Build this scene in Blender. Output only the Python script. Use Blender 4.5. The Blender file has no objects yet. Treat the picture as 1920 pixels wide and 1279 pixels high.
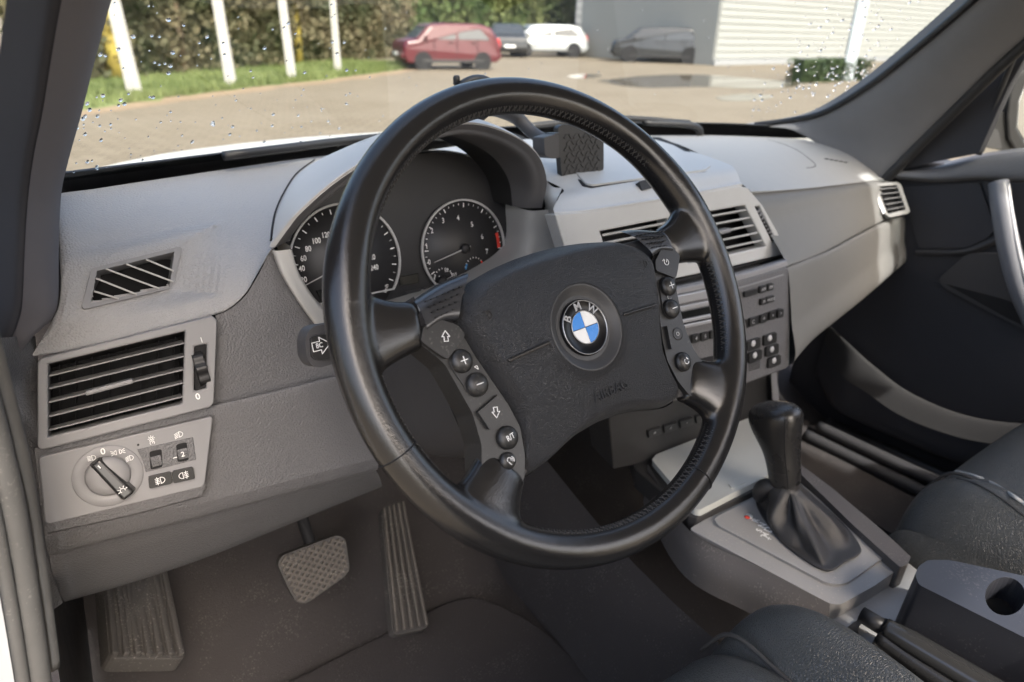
import bpy, bmesh, math, random
import numpy as np
from mathutils import Matrix, Vector, noise
random.seed(7)
R = math.radians
SC = bpy.context.scene
COL = SC.collection
# ------------------------------------------------------------------ camera (metres; origin = steering wheel centre, X right, Y forward, Z up)
CF = 1289.0                                   # focal length in pixels of a 1920 px wide picture
CYAW, CPITCH, CROLL = R(36.5), R(-24.63), R(1.5)
CP = Vector((-.3323, -.3746, .2026))
_f = Vector((math.sin(CYAW)*math.cos(CPITCH), math.cos(CYAW)*math.cos(CPITCH), math.sin(CPITCH)))
_r = _f.cross(Vector((0, 0, 1))).normalized(); _u = _r.cross(_f)
_r, _u = _r*math.cos(CROLL)+_u*math.sin(CROLL), _u*math.cos(CROLL)-_r*math.sin(CROLL)
cam = bpy.data.cameras.new('camera'); camo = bpy.data.objects.new('camera', cam); COL.objects.link(camo)
camo.matrix_world = Matrix(((_r.x, _u.x, -_f.x, CP.x), (_r.y, _u.y, -_f.y, CP.y), (_r.z, _u.z, -_f.z, CP.z), (0, 0, 0, 1)))
cam.sensor_fit = 'HORIZONTAL'; cam.sensor_width = 36; cam.lens = CF/1920*36
cam.clip_start = .02; cam.clip_end = 3000
cam.dof.use_dof = True; cam.dof.focus_distance = .58; cam.dof.aperture_fstop = 6.5
SC.camera = camo
# ------------------------------------------------------------------ light: sun from behind the car, a little to the right
SUN = Vector((.035, -.67, .74)).normalized()
w = bpy.data.worlds.new('World'); SC.world = w; w.use_nodes = True
nt = w.node_tree; bg = nt.nodes['Background']
sky = nt.nodes.new('ShaderNodeTexSky'); sky.sky_type = 'NISHITA'; sky.sun_disc = False
sky.sun_elevation = math.asin(SUN.z); sky.sun_rotation = math.atan2(SUN.x, SUN.y)
sky.air_density = 1.0; sky.dust_density = 7.0; sky.ozone_density = 1.0
nt.links.new(sky.outputs[0], bg.inputs[0]); bg.inputs[1].default_value = .15
sl = bpy.data.lights.new('sun', 'SUN'); sl.energy = 1.5; sl.angle = R(1.5); sl.color = (1, .98, .95)
so = bpy.data.objects.new('sun', sl); COL.objects.link(so)
so.rotation_euler = SUN.to_track_quat('Z', 'Y').to_euler()
SC.view_settings.view_transform = 'Standard'; SC.view_settings.look = 'None'
SC.view_settings.gamma = 1; SC.view_settings.use_curve_mapping = False
SC.view_settings.exposure = 2.08
SC.render.engine = 'CYCLES'; SC.cycles.use_denoising = True
SC.cycles.max_bounces = 10; SC.cycles.transparent_max_bounces = 16; SC.cycles.diffuse_bounces = 6
SC.cycles.sample_clamp_indirect = 6; SC.cycles.caustics_reflective = False; SC.cycles.caustics_refractive = False

# ------------------------------------------------------------------ helpers
def at(px, py, X=None, Y=None, Z=None):
    d = _f+_r*((px-960)/CF)-_u*((py-639.5)/CF)
    if X is not None: return CP+d*((X-CP.x)/d.x)
    if Y is not None: return CP+d*((Y-CP.y)/d.y)
    return CP+d*((Z-CP.z)/d.z)
def V(*a): return Vector(a)
class PL:
    """a flat face of a real part: point, right vector, up vector"""
    def __init__(s, p, ex, ey):
        s.p = Vector(p); s.ex = Vector(ex).normalized(); s.n = s.ex.cross(Vector(ey)).normalized(); s.ey = s.n.cross(s.ex)
    def at(s, px, py, h=0):
        d = _f+_r*((px-960)/CF)-_u*((py-639.5)/CF)
        return CP+d*(((s.p+s.n*h)-CP).dot(s.n)/d.dot(s.n))
    def xy(s, x, y, h=0): return s.p+s.ex*x+s.ey*y+s.n*h
    def loc(s, P):
        d = Vector(P)-s.p; return d.dot(s.ex), d.dot(s.ey)
    def M(s, o, rot=0):
        a = s.ex*math.cos(rot)+s.ey*math.sin(rot); b = s.ey*math.cos(rot)-s.ex*math.sin(rot)
        return Matrix(((a.x, b.x, s.n.x, o[0]), (a.y, b.y, s.n.y, o[1]), (a.z, b.z, s.n.z, o[2]), (0, 0, 0, 1)))
def pl3(a, b, c):
    return PL(a, Vector(b)-Vector(a), Vector(a)-Vector(c))

def tag(o, label=None, cat=None, group=None, kind=None):
    if label: o['label'] = label
    if cat: o['category'] = cat
    if group: o['group'] = group
    if kind: o['kind'] = kind
    return o
def empty(name, loc=(0, 0, 0), label=None, cat=None, group=None, mw=None):
    o = bpy.data.objects.new(name, None); COL.objects.link(o); o.empty_display_size = .05
    o.matrix_world = mw if mw is not None else Matrix.Translation(loc)
    return tag(o, label, cat, group)
def root_mw(p):
    m = p.matrix_basis.copy()
    while p.parent: p = p.parent; m = p.matrix_basis @ m
    return m
def link(name, me, mat, parent=None, local=False, smooth=False, bevel=0, seg=2, ang=35, subsurf=0, solid=0):
    o = bpy.data.objects.new(name, me); COL.objects.link(o)
    for m in (mat if isinstance(mat, (list, tuple)) else [mat]): me.materials.append(m)
    if smooth: me.polygons.foreach_set('use_smooth', [True]*len(me.polygons))
    if parent is not None:
        o.parent = parent
        if not local:                          # the mesh is given in world coordinates
            q = parent; pm = Matrix.Identity(4)
            chain = []
            while q: chain.append(q); q = q.parent
            for c in reversed(chain): pm = pm @ c.matrix_parent_inverse @ c.matrix_basis
            o.matrix_parent_inverse = pm.inverted()
    if solid:
        m = o.modifiers.new('solid', 'SOLIDIFY'); m.thickness = solid; m.offset = -1
    if bevel:
        m = o.modifiers.new('bevel', 'BEVEL'); m.width = bevel; m.segments = seg; m.limit_method = 'ANGLE'; m.angle_limit = R(ang)
    if subsurf:
        m = o.modifiers.new('sub', 'SUBSURF'); m.levels = m.render_levels = subsurf
    return o
def mesh(name, vs, fs):
    me = bpy.data.meshes.new(name); me.from_pydata([tuple(v) for v in vs], [], fs); me.update(); return me
def from_bm(name, bm):
    me = bpy.data.meshes.new(name); bm.to_mesh(me); bm.free(); return me
def cr(pts, n):
    """n points along a Catmull-Rom curve through pts"""
    P = np.array([tuple(p) for p in pts], float); k = len(P)
    if k == 2: return [Vector(P[0]*(1-t)+P[1]*t) for t in np.linspace(0, 1, n)]
    E = np.vstack([2*P[0]-P[1], P, 2*P[-1]-P[-2]])
    out = []
    for t in np.linspace(0, k-1, n):
        i = min(int(t), k-2); u = t-i; a, b, c, d = E[i:i+4]
        out.append(Vector(.5*(2*b+(c-a)*u+(2*a-5*b+4*c-d)*u*u+(3*b-a-3*c+d)*u**3)))
    return out
def loft(name, rows, mat, parent=None, nu=40, nv=None, closed=False, smooth=True, straight=False, local=False, solid=0, flip=False, caps=False):
    """surface through rows of 3-D points; rows resampled to nu, nv rows in all"""
    if closed: rr = [cr(list(r)+[r[0]], nu+1)[:-1] for r in rows]
    else: rr = [cr(r, nu) for r in rows]
    if nv is None or straight: g = rr
    else:
        cols = [cr([r[i] for r in rr], nv) for i in range(len(rr[0]))]
        g = [[c[j] for c in cols] for j in range(nv)]
    n = len(g[0]); vs = [p for r in g for p in r]; fs = []
    for j in range(len(g)-1):
        for i in range(n if closed else n-1):
            a, b = j*n+i, j*n+(i+1) % n
            q = (a, b, b+n, a+n); fs.append(q[::-1] if flip else q)
    if caps and closed:
        fs.append(tuple(range(n))[::-1]); fs.append(tuple(range((len(g)-1)*n, len(g)*n)))
    return link(name, mesh(name, vs, fs), mat, parent, smooth=smooth, local=local, solid=solid)
def rnd(pts, rad, seg=4):
    """round the corners of a closed 3-D polygon"""
    out = []; n = len(pts)
    for i in range(n):
        p, a, b = Vector(pts[i]), Vector(pts[i-1]), Vector(pts[(i+1) % n])
        r_ = rad[i] if isinstance(rad, (list, tuple)) else rad
        da, db = a-p, b-p; l = min(r_, da.length*.48, db.length*.48)
        if l < 1e-6: out.append(p); continue
        s, e = p+da.normalized()*l, p+db.normalized()*l
        for k in range(seg+1):
            t = k/seg; out.append(s*(1-t)**2+p*2*t*(1-t)+e*t*t)
    return out
def plate_bm(outer, holes, n, depth, taper=0):
    bm = bmesh.new(); es = []
    for lp in [outer]+list(holes):
        vs = [bm.verts.new(p) for p in lp]
        es += [bm.edges.new((vs[i], vs[(i+1) % len(vs)])) for i in range(len(vs))]
    bmesh.ops.triangle_fill(bm, edges=es, use_beauty=True, normal=n)
    r = bmesh.ops.extrude_face_region(bm, geom=list(bm.faces))
    vv = [v for v in r['geom'] if isinstance(v, bmesh.types.BMVert)]
    c = sum((Vector(p) for p in outer), Vector())/len(outer)
    for v in vv: v.co += -n*depth+(v.co-c)*taper
    bmesh.ops.recalc_face_normals(bm, faces=bm.faces)
    return bm
def plate(name, outer, n, depth, mat, parent=None, holes=(), bevel=.0012, local=False, taper=0, seg=2):
    """polygon (front outline, 3-D, flat) with thickness behind it"""
    bm = plate_bm(outer, holes, Vector(n), depth, taper)
    return link(name, from_bm(name, bm), mat, parent, local=local, bevel=bevel, seg=seg)
def pp(name, pl, px, h, depth, mat, parent=None, rad=0, holes=(), bevel=.0012, hrad=0, taper=0):
    """plate whose outline is traced on the flat face pl, h proud of it"""
    o = [pl.at(x, y, h) for x, y in px]
    if rad: o = rnd(o, rad)
    hs = [[pl.at(x, y, h) for x, y in q] for q in holes]
    if hrad: hs = [rnd(q, hrad) for q in hs]
    return plate(name, o, pl.n, depth, mat, parent, hs, bevel, taper=taper)
def box_bm(bm, M, sx, sy, sz):
    vs = bmesh.ops.create_cube(bm, size=1)['verts']
    for v in vs: v.co = M @ Vector((v.co.x*sx, v.co.y*sy, v.co.z*sz))
def boxo(name, c, s, mat, parent=None, bevel=.002, local=False, rot=None):
    bm = bmesh.new(); M = Matrix.Translation(c)
    if rot is not None: M = M @ rot
    box_bm(bm, M, *s); return link(name, from_bm(name, bm), mat, parent, local=local, bevel=bevel)
def tube(name, pts, rad, mat, parent=None, n=14, m=None, local=False, up=(0, 0, 1), ell=1, caps=True, smooth=True):
    P = cr(pts, m or len(pts)*6) if len(pts) > 2 else [Vector(p) for p in pts]
    rs = np.interp(np.linspace(0, 1, len(P)), np.linspace(0, 1, len(rad)), rad) if isinstance(rad, (list, tuple)) else [rad]*len(P)
    vs, fs = [], []
    for i, p in enumerate(P):
        t = (P[min(i+1, len(P)-1)]-P[max(i-1, 0)]).normalized()
        a = t.cross(Vector(up)); a = a.normalized() if a.length > 1e-5 else t.orthogonal().normalized(); b = a.cross(t)
        for k in range(n):
            an = 2*math.pi*k/n; vs.append(p+(a*math.cos(an)*ell+b*math.sin(an))*rs[i])
    for i in range(len(P)-1):
        for k in range(n): fs.append((i*n+k, i*n+(k+1) % n, (i+1)*n+(k+1) % n, (i+1)*n+k))
    if caps: fs += [tuple(range(n)), tuple(range((len(P)-1)*n, len(P)*n))[::-1]]
    bm = bmesh.new(); bm.from_mesh(mesh('t', vs, fs)); bmesh.ops.recalc_face_normals(bm, faces=bm.faces)
    return link(name, from_bm(name, bm), mat, parent, local=local, smooth=smooth)
def lathe(name, M, prof, mat, parent=None, n=36, local=False, sx=1, sy=1, cap=True):
    vs, fs = [], []
    for r_, z in prof:
        for k in range(n):
            a = 2*math.pi*k/n; vs.append(M @ Vector((r_*math.cos(a)*sx, r_*math.sin(a)*sy, z)))
    for i in range(len(prof)-1):
        for k in range(n): fs.append((i*n+k, i*n+(k+1) % n, (i+1)*n+(k+1) % n, (i+1)*n+k))
    if cap: fs.append(tuple(range(n))[::-1]); fs.append(tuple(range((len(prof)-1)*n, len(prof)*n)))
    bm = bmesh.new(); bm.from_mesh(mesh('l', vs, fs)); bmesh.ops.recalc_face_normals(bm, faces=bm.faces)
    o = link(name, from_bm(name, bm), mat, parent, local=local, smooth=True)
    o.data.polygons.foreach_set('use_smooth', [len(p.vertices) == 4 for p in o.data.polygons])
    return o
def text(name, s, size, M, mat, parent=None, ext=.00015, local=False, sx=1, bold=0):
    c = bpy.data.curves.new('t', 'FONT'); c.body = s; c.size = size; c.align_x = 'CENTER'; c.align_y = 'CENTER'; c.extrude = ext; c.resolution_u = 3
    c.offset = bold
    o = bpy.data.objects.new('t', c); COL.objects.link(o)
    dg = bpy.context.evaluated_depsgraph_get()
    me = bpy.data.meshes.new_from_object(o.evaluated_get(dg)); bpy.data.objects.remove(o); bpy.data.curves.remove(c)
    me.transform(M @ Matrix.Diagonal((sx, 1, 1, 1)))
    return link(name, me, mat, parent, local=local)
def strokes(name, lines, wd, M, mat, parent=None, local=False, th=.0003):
    """flat printed strokes; lines = lists of 2-D points in metres"""
    bm = bmesh.new()
    for L in lines:
        for i in range(len(L)-1):
            a, b = Vector((*L[i], 0)), Vector((*L[i+1], 0)); d = b-a
            if d.length < 1e-7: continue
            an = math.atan2(d.y, d.x); mid = (a+b)/2
            box_bm(bm, M @ Matrix.Translation(mid) @ Matrix.Rotation(an, 4, 'Z'), d.length+wd*.8, wd, th)
    return link(name, from_bm(name, bm), mat, parent, local=local)
def arc(cx, cy, r_, a0, a1, n=12, sy=1):
    return [(cx+r_*math.cos(R(a0+(a1-a0)*i/n)), cy+sy*r_*math.sin(R(a0+(a1-a0)*i/n))) for i in range(n+1)]

def inpoly(p, poly):
    x, y = p; c = False
    for i in range(len(poly)):
        (x1, y1), (x2, y2) = poly[i-1], poly[i]
        if (y1 > y) != (y2 > y) and x < (x2-x1)*(y-y1)/(y2-y1)+x1: c = not c
    return c
def cut(o, pl, px, h=.03):
    """open a hole in a skin where it lies under an opening"""
    poly = [pl.loc(pl.at(*p)) for p in px]; bm = bmesh.new(); bm.from_mesh(o.data)
    kill = [f for f in bm.faces if abs((f.calc_center_median()-pl.p).dot(pl.n)) < h and inpoly(pl.loc(f.calc_center_median()), poly)]
    bmesh.ops.delete(bm, geom=kill, context='FACES'); bm.to_mesh(o.data); bm.free()
from mathutils.bvhtree import BVHTree
def onskin(o, px, py):
    b = BVHTree.FromPolygons([v.co for v in o.data.vertices], [tuple(p.vertices) for p in o.data.polygons])
    d = (_f+_r*((px-960)/CF)-_u*((py-639.5)/CF)).normalized(); h = b.ray_cast(CP, d); return h[0]
def flatten(o, pl, px, inner=1.12, outer=2.4):
    P = [pl.loc(pl.at(*p)) for p in px]; cx, cy = sum(p[0] for p in P)/len(P), sum(p[1] for p in P)/len(P)
    def sc(k): return [(cx+(x-cx)*k, cy+(y-cy)*k) for x, y in P]
    rings = [(k, sc(k)) for k in np.linspace(inner, outer, 9)]
    for v in o.data.vertices:
        q = pl.loc(v.co); h = (v.co-pl.p).dot(pl.n)
        if abs(h) > .03 or not inpoly(q, rings[-1][1]): continue
        k = next(k for k, r_ in rings if inpoly(q, r_)); w_ = 1-(k-inner)/(outer-inner); v.co = v.co-pl.n*h*(w_*w_*(3-2*w_))
# ------------------------------------------------------------------ materials
MT = {}
def mat(name, col, rough=.5, grain=0, gs=450, gd=.0004, spec=.5, metal=0, var=.06, vs=40, coat=0, kind='grain', dust=0, nb=0):
    m = bpy.data.materials.new(name); m.use_nodes = True; t = m.node_tree; N = t.nodes; L = t.links
    b = N['Principled BSDF']; b.inputs['Roughness'].default_value = rough; b.inputs['Metallic'].default_value = metal
    b.inputs['Specular IOR Level'].default_value = spec; b.inputs['Coat Weight'].default_value = coat; b.inputs['Coat Roughness'].default_value = .15
    tc = N.new('ShaderNodeTexCoord')
    nz = N.new('ShaderNodeTexNoise'); nz.inputs['Scale'].default_value = vs; nz.inputs['Detail'].default_value = 5; L.new(tc.outputs['Object'], nz.inputs['Vector'])
    mx = N.new('ShaderNodeMix'); mx.data_type = 'RGBA'; L.new(nz.outputs['Fac'], mx.inputs[0])
    mx.inputs[6].default_value = (*[c*(1-var) for c in col], 1); mx.inputs[7].default_value = (*[min(1, c*(1+var)) for c in col], 1)
    out = mx.outputs[2]
    if dust:
        n2 = N.new('ShaderNodeTexNoise'); n2.inputs['Scale'].default_value = 420; n2.inputs['Detail'].default_value = 2; L.new(tc.outputs['Object'], n2.inputs['Vector'])
        n3 = N.new('ShaderNodeTexNoise'); n3.inputs['Scale'].default_value = 22; n3.inputs['Detail'].default_value = 6; L.new(tc.outputs['Object'], n3.inputs['Vector'])
        ad = N.new('ShaderNodeMath'); ad.operation = 'MULTIPLY_ADD'; L.new(n3.outputs['Fac'], ad.inputs[0]); ad.inputs[1].default_value = .55; L.new(n2.outputs['Fac'], ad.inputs[2])
        cr_ = N.new('ShaderNodeMapRange'); cr_.inputs[1].default_value = .92; cr_.inputs[2].default_value = 1.02; cr_.inputs[3].default_value = 0; cr_.inputs[4].default_value = dust; L.new(ad.outputs[0], cr_.inputs[0])
        m2 = N.new('ShaderNodeMix'); m2.data_type = 'RGBA'; L.new(cr_.outputs[0], m2.inputs[0]); L.new(out, m2.inputs[6]); m2.inputs[7].default_value = (.42, .39, .35, 1); out = m2.outputs[2]
    L.new(out, b.inputs['Base Color'])
    rr = N.new('ShaderNodeMapRange'); L.new(nz.outputs['Fac'], rr.inputs[0]); rr.inputs[3].default_value = rough-.06; rr.inputs[4].default_value = rough+.08; L.new(rr.outputs[0], b.inputs['Roughness'])
    if grain:
        bp = N.new('ShaderNodeBump'); bp.inputs['Strength'].default_value = grain; bp.inputs['Distance'].default_value = gd
        v = N.new('ShaderNodeTexVoronoi'); v.inputs['Scale'].default_value = gs
        nd = N.new('ShaderNodeTexNoise'); nd.inputs['Scale'].default_value = gs*.5
        vm = N.new('ShaderNodeVectorMath'); vm.operation = 'MULTIPLY_ADD'; L.new(nd.outputs['Color'], vm.inputs[0]); vm.inputs[1].default_value = (1.2/gs,)*3; L.new(tc.outputs['Object'], nd.inputs['Vector']); L.new(tc.outputs['Object'], vm.inputs[2])
        L.new(vm.outputs[0], v.inputs['Vector'])
        if kind == 'leather':
            v.feature = 'DISTANCE_TO_EDGE'
            mr = N.new('ShaderNodeMapRange'); mr.inputs[2].default_value = .22; L.new(v.outputs['Distance'], mr.inputs[0])
            ns = N.new('ShaderNodeTexNoise'); ns.inputs['Scale'].default_value = 55; ns.inputs['Detail'].default_value = 4; L.new(tc.outputs['Object'], ns.inputs['Vector'])
            ma = N.new('ShaderNodeMath'); ma.operation = 'MULTIPLY_ADD'; L.new(ns.outputs['Fac'], ma.inputs[0]); ma.inputs[1].default_value = .12; L.new(mr.outputs[0], ma.inputs[2])
            L.new(ma.outputs[0], bp.inputs['Height'])
        elif kind == 'noise':
            nd.inputs['Scale'].default_value = gs; nd.inputs['Detail'].default_value = 4; L.new(nd.outputs['Fac'], bp.inputs['Height'])
        elif kind == 'weave':
            wv = N.new('ShaderNodeTexChecker'); wv.inputs['Scale'].default_value = gs; L.new(tc.outputs['Object'], wv.inputs['Vector']); L.new(wv.outputs['Fac'], bp.inputs['Height'])
        else:
            v.feature = 'F1'; bp.invert = True; vm.inputs[1].default_value = (.35/gs,)*3; L.new(v.outputs['Distance'], bp.inputs['Height'])
        L.new(bp.outputs[0], b.inputs['Normal'])
    MT[name] = m; return m
mat('dash_grey', (.31, .309, .311), .46, .75, 540, .0008, var=.05, vs=9)
mat('dash_dark', (.122, .121, .125), .44, .75, 540, .0008, var=.05, vs=9)
mat('trim_grey', (.235, .233, .238), .48, .25, 1500, .0002, kind='noise', var=.04)
mat('trim_light', (.42, .415, .40), .45, .25, 1500, .0002, kind='noise', var=.04)
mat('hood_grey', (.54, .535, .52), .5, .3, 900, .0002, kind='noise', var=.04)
mat('deck_grey', (.52, .52, .505), .42, .3, 1200, .0002, kind='noise', var=.06, dust=.25)
mat('pass_lit', (.40, .40, .385), .6, .3, 300, .0003, kind='noise', var=.06, vs=60)  # passenger dash top: daylight from the windscreen is put into this paler colour
mat('pass_shaded', (.17, .168, .158), .55, .3, 300, .0003, kind='noise', var=.10, vs=60)  # same plastic as the dash top, darkened to paint in the front's shade
mat('lid_grey', (.50, .51, .48), .36, .12, 1500, .0001, kind='noise', var=.03)
mat('console_grey', (.28, .277, .272), .5, .3, 900, .0002, kind='noise', var=.07, vs=25, dust=.5)
mat('console_side', (.085, .078, .075), .6, .4, 600, .0003, kind='noise', var=.1, dust=.2)
mat('black_plastic', (.018, .018, .019), .42, .15, 900, .0001, kind='noise')
mat('black_soft', (.03, .029, .029), .55, .5, 500, .0003, kind='noise')
mat('dark_trim', (.048, .047, .049), .5, .5, 500, .0003, kind='noise')
mat('arm_plastic', (.022, .023, .028), .38, .1, 900, .0001, kind='noise', dust=.10)
mat('pull_grey', (.16, .165, .18), .45, .1, 900, .0001, kind='noise')
mat('piping_worn', (.42, .42, .40), .6, var=.3, vs=60)
mat('dial_ring', (.55, .55, .55), .4)
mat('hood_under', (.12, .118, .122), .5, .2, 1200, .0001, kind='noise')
mat('dish_plastic', (.040, .040, .041), .42, .2, 1500, .0001, kind='noise')
mat('void', (.006, .006, .007), .8)
mat('button_black', (.019, .019, .019), .38, .1, 1500, .00005, kind='noise', dust=.1)
mat('knob_gloss', (.02, .02, .02), .22, coat=.3)
mat('print_white', (.85, .85, .84), .6, var=.01)
mat('print_grey', (.45, .45, .45), .6, var=.01)
mat('print_red', (.75, .06, .04), .5, var=.02)
mat('print_blue', (.05, .25, .55), .5, var=.02)
mat('leather_rim', (.014, .0135, .0135), .18, .13, 640, .0003, kind='leather', spec=.6)
mat('leather_smooth', (.018, .0175, .0175), .27, .15, 700, .0002, kind='leather')
mat('leather_pad', (.044, .044, .046), .40, 1, 800, .0009, kind='leather', spec=.45)
mat('leather_seat', (.072, .075, .073), .33, .7, 430, .0008, kind='leather', spec=.5)
mat('leather_insert', (.03, .031, .034), .24, .15, 900, .0002, kind='leather', spec=.8)
mat('leather_boot', (.028, .027, .027), .42, .4, 900, .0003, kind='leather')
mat('thread', (.045, .043, .041), .7)
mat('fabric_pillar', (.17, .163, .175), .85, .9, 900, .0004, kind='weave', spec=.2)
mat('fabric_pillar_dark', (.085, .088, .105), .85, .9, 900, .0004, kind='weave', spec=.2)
mat('pillar_right', (.20, .20, .205), .75, .6, 900, .0003, kind='noise', spec=.25)
mat('carpet', (.062, .057, .056), .95, 1, 900, .0015, kind='noise', spec=.1, dust=.15)
mat('rubber', (.06, .056, .052), .65, .4, 300, .0004, kind='noise', dust=.3)
mat('pedal_rubber', (.105, .093, .080), .7, .5, 300, .0005, kind='noise', var=.25, dust=.4)
mat('rubber_seal', (.075, .073, .070), .6, .4, 120, .0006, kind='noise', var=.2, dust=.12)
mat('white_paint', (.75, .76, .77), .3, coat=.6, var=.01)
mat('silver', (.42, .42, .42), .32, metal=.85, var=.03)
mat('silver_plastic', (.36, .36, .37), .38, metal=.3, var=.03)
mat('chrome', (.75, .75, .75), .15, metal=1, var=.01)
mat('emblem_black', (.005, .005, .006), .3, spec=.3)
mat('emblem_blue', (.045, .24, .66), .25, coat=.6, var=.01)
mat('emblem_white', (.80, .80, .78), .25, coat=.6, var=.01)
mat('dial_face', (.030, .030, .032), .45, var=.02)
mat('dial_panel', (.016, .016, .018), .5, var=.02)
mat('lcd', (.010, .011, .011), .2)
mat('frit', (.008, .008, .009), .4)
mat('door_dark', (.042, .042, .047), .6, .4, 600, .0003, kind='noise', spec=.3)
mat('door_mesh', (.050, .048, .047), .8, 1, 700, .0006, kind='weave')
def glassmat(name, tint, gl=.06, refl=(1, 1, 1)):
    m = bpy.data.materials.new(name); m.use_nodes = True; t = m.node_tree; N = t.nodes; L = t.links
    N.remove(N['Principled BSDF']); o = N['Material Output']
    a = N.new('ShaderNodeBsdfTransparent'); a.inputs[0].default_value = (*tint, 1)
    g = N.new('ShaderNodeBsdfGlossy'); g.inputs['Roughness'].default_value = .01; g.inputs[0].default_value = (*refl, 1)
    fr = N.new('ShaderNodeFresnel'); fr.inputs[0].default_value = 1.45
    ml = N.new('ShaderNodeMath'); ml.operation = 'MULTIPLY'; ml.inputs[1].default_value = gl; L.new(fr.outputs[0], ml.inputs[0])
    mx = N.new('ShaderNodeMixShader'); L.new(ml.outputs[0], mx.inputs[0]); L.new(a.outputs[0], mx.inputs[1]); L.new(g.outputs[0], mx.inputs[2])
    L.new(mx.outputs[0], o.inputs[0]); MT[name] = m; return m
glassmat('windscreen_glass', (.68, .71, .69), .5)
glassmat('cluster_glass', (.9, .9, .9), .35)
def watermat():
    m = bpy.data.materials.new('water'); m.use_nodes = True; b = m.node_tree.nodes['Principled BSDF']
    b.inputs['Transmission Weight'].default_value = 1; b.inputs['Roughness'].default_value = .02; b.inputs['IOR'].default_value = 1.33
    b.inputs['Base Color'].default_value = (1, 1, 1, 1); MT['water'] = m
watermat()
# ================================================================== OUTSIDE
GZ = -1.15
def gp(px, py, z=0): return at(px, py, Z=GZ+z)
def ground_mat():
    m = bpy.data.materials.new('paving'); m.use_nodes = True; t = m.node_tree; N = t.nodes; L = t.links; b = N['Principled BSDF']
    tc = N.new('ShaderNodeTexCoord'); mp = N.new('ShaderNodeMapping'); mp.inputs['Rotation'].default_value = (0, 0, R(38)); L.new(tc.outputs['Object'], mp.inputs[0])
    br = N.new('ShaderNodeTexBrick'); br.inputs['Scale'].default_value = 1; br.inputs['Brick Width'].default_value = .32; br.inputs['Row Height'].default_value = .16; br.inputs['Mortar Size'].default_value = .012
    br.inputs['Color1'].default_value = (.150, .124, .088, 1); br.inputs['Color2'].default_value = (.185, .155, .112, 1); br.inputs['Mortar'].default_value = (.070, .056, .038, 1); L.new(mp.outputs[0], br.inputs['Vector'])
    nz = N.new('ShaderNodeTexNoise'); nz.inputs['Scale'].default_value = .6; nz.inputs['Detail'].default_value = 8; L.new(tc.outputs['Object'], nz.inputs['Vector'])
    mr = N.new('ShaderNodeMapRange'); mr.inputs[1].default_value = .3; mr.inputs[2].default_value = .7; mr.inputs[3].default_value = 0; mr.inputs[4].default_value = .5; L.new(nz.outputs['Fac'], mr.inputs[0])
    mx = N.new('ShaderNodeMix'); mx.data_type = 'RGBA'; L.new(mr.outputs[0], mx.inputs[0]); L.new(br.outputs['Color'], mx.inputs[6]); mx.inputs[7].default_value = (.20, .172, .130, 1)
    L.new(mx.outputs[2], b.inputs['Base Color']); b.inputs['Roughness'].default_value = .8; b.inputs['Specular IOR Level'].default_value = .25
    bp = N.new('ShaderNodeBump'); bp.inputs['Distance'].default_value = .01; bp.inputs['Strength'].default_value = .6; L.new(br.outputs['Fac'], bp.inputs['Height']); bp.invert = True; L.new(bp.outputs[0], b.inputs['Normal'])
    return m
def leaf_mat(name, c1, c2, sc=1.2):
    m = bpy.data.materials.new(name); m.use_nodes = True; t = m.node_tree; N = t.nodes; L = t.links; b = N['Principled BSDF']
    tc = N.new('ShaderNodeTexCoord'); nz = N.new('ShaderNodeTexNoise'); nz.inputs['Scale'].default_value = sc; nz.inputs['Detail'].default_value = 6; L.new(tc.outputs['Object'], nz.inputs['Vector'])
    mr = N.new('ShaderNodeMapRange'); mr.inputs[1].default_value = .35; mr.inputs[2].default_value = .65; L.new(nz.outputs['Fac'], mr.inputs[0])
    mx = N.new('ShaderNodeMix'); mx.data_type = 'RGBA'; L.new(mr.outputs[0], mx.inputs[0]); mx.inputs[6].default_value = (*c1, 1); mx.inputs[7].default_value = (*c2, 1)
    L.new(mx.outputs[2], b.inputs['Base Color']); b.inputs['Roughness'].default_value = .7; b.inputs['Specular IOR Level'].default_value = .2
    MT[name] = m; return m
leaf_mat('grass', (.085, .115, .035), (.15, .18, .07), .8)
leaf_mat('hedge_leaf', (.035, .045, .02), (.13, .11, .065), .9)
leaf_mat('hedge_dark', (.02, .035, .016), (.05, .075, .03), 2)
leaf_mat('tree_leaf', (.05, .08, .025), (.14, .15, .06), .5)
leaf_mat('bark', (.10, .075, .05), (.17, .13, .08), 6)
leaf_mat('moss_bark', (.26, .20, .05), (.38, .31, .07), 4)
mat('concrete_white', (.42, .41, .385), .7, .5, 30, .01, kind='noise', var=.18, vs=6)
mat('post_blue', (.40, .45, .48), .6, var=.05, vs=4)
mat('wall_white', (.27, .28, .27), .6, var=.04, vs=1)
mat('wall_grey', (.24, .25, .26), .6, var=.06, vs=1)
mat('paint_red', (.075, .006, .011), .3, coat=.25, var=.04, vs=3)
mat('paint_black', (.02, .022, .025), .25, coat=.6)
mat('paint_silver', (.42, .44, .45), .3, metal=.4, coat=.5)
mat('car_glass', (.03, .035, .04), .08, spec=.8)
mat('tyre', (.02, .02, .02), .8)
mat('alloy', (.62, .62, .63), .3, metal=.5)
mat('lamp_red', (.45, .02, .02), .2)
mat('lamp_clear', (.7, .7, .7), .12)
mat('soil', (.22, .16, .10), .9, 1, 20, .02, kind='noise', var=.2, vs=3)
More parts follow.
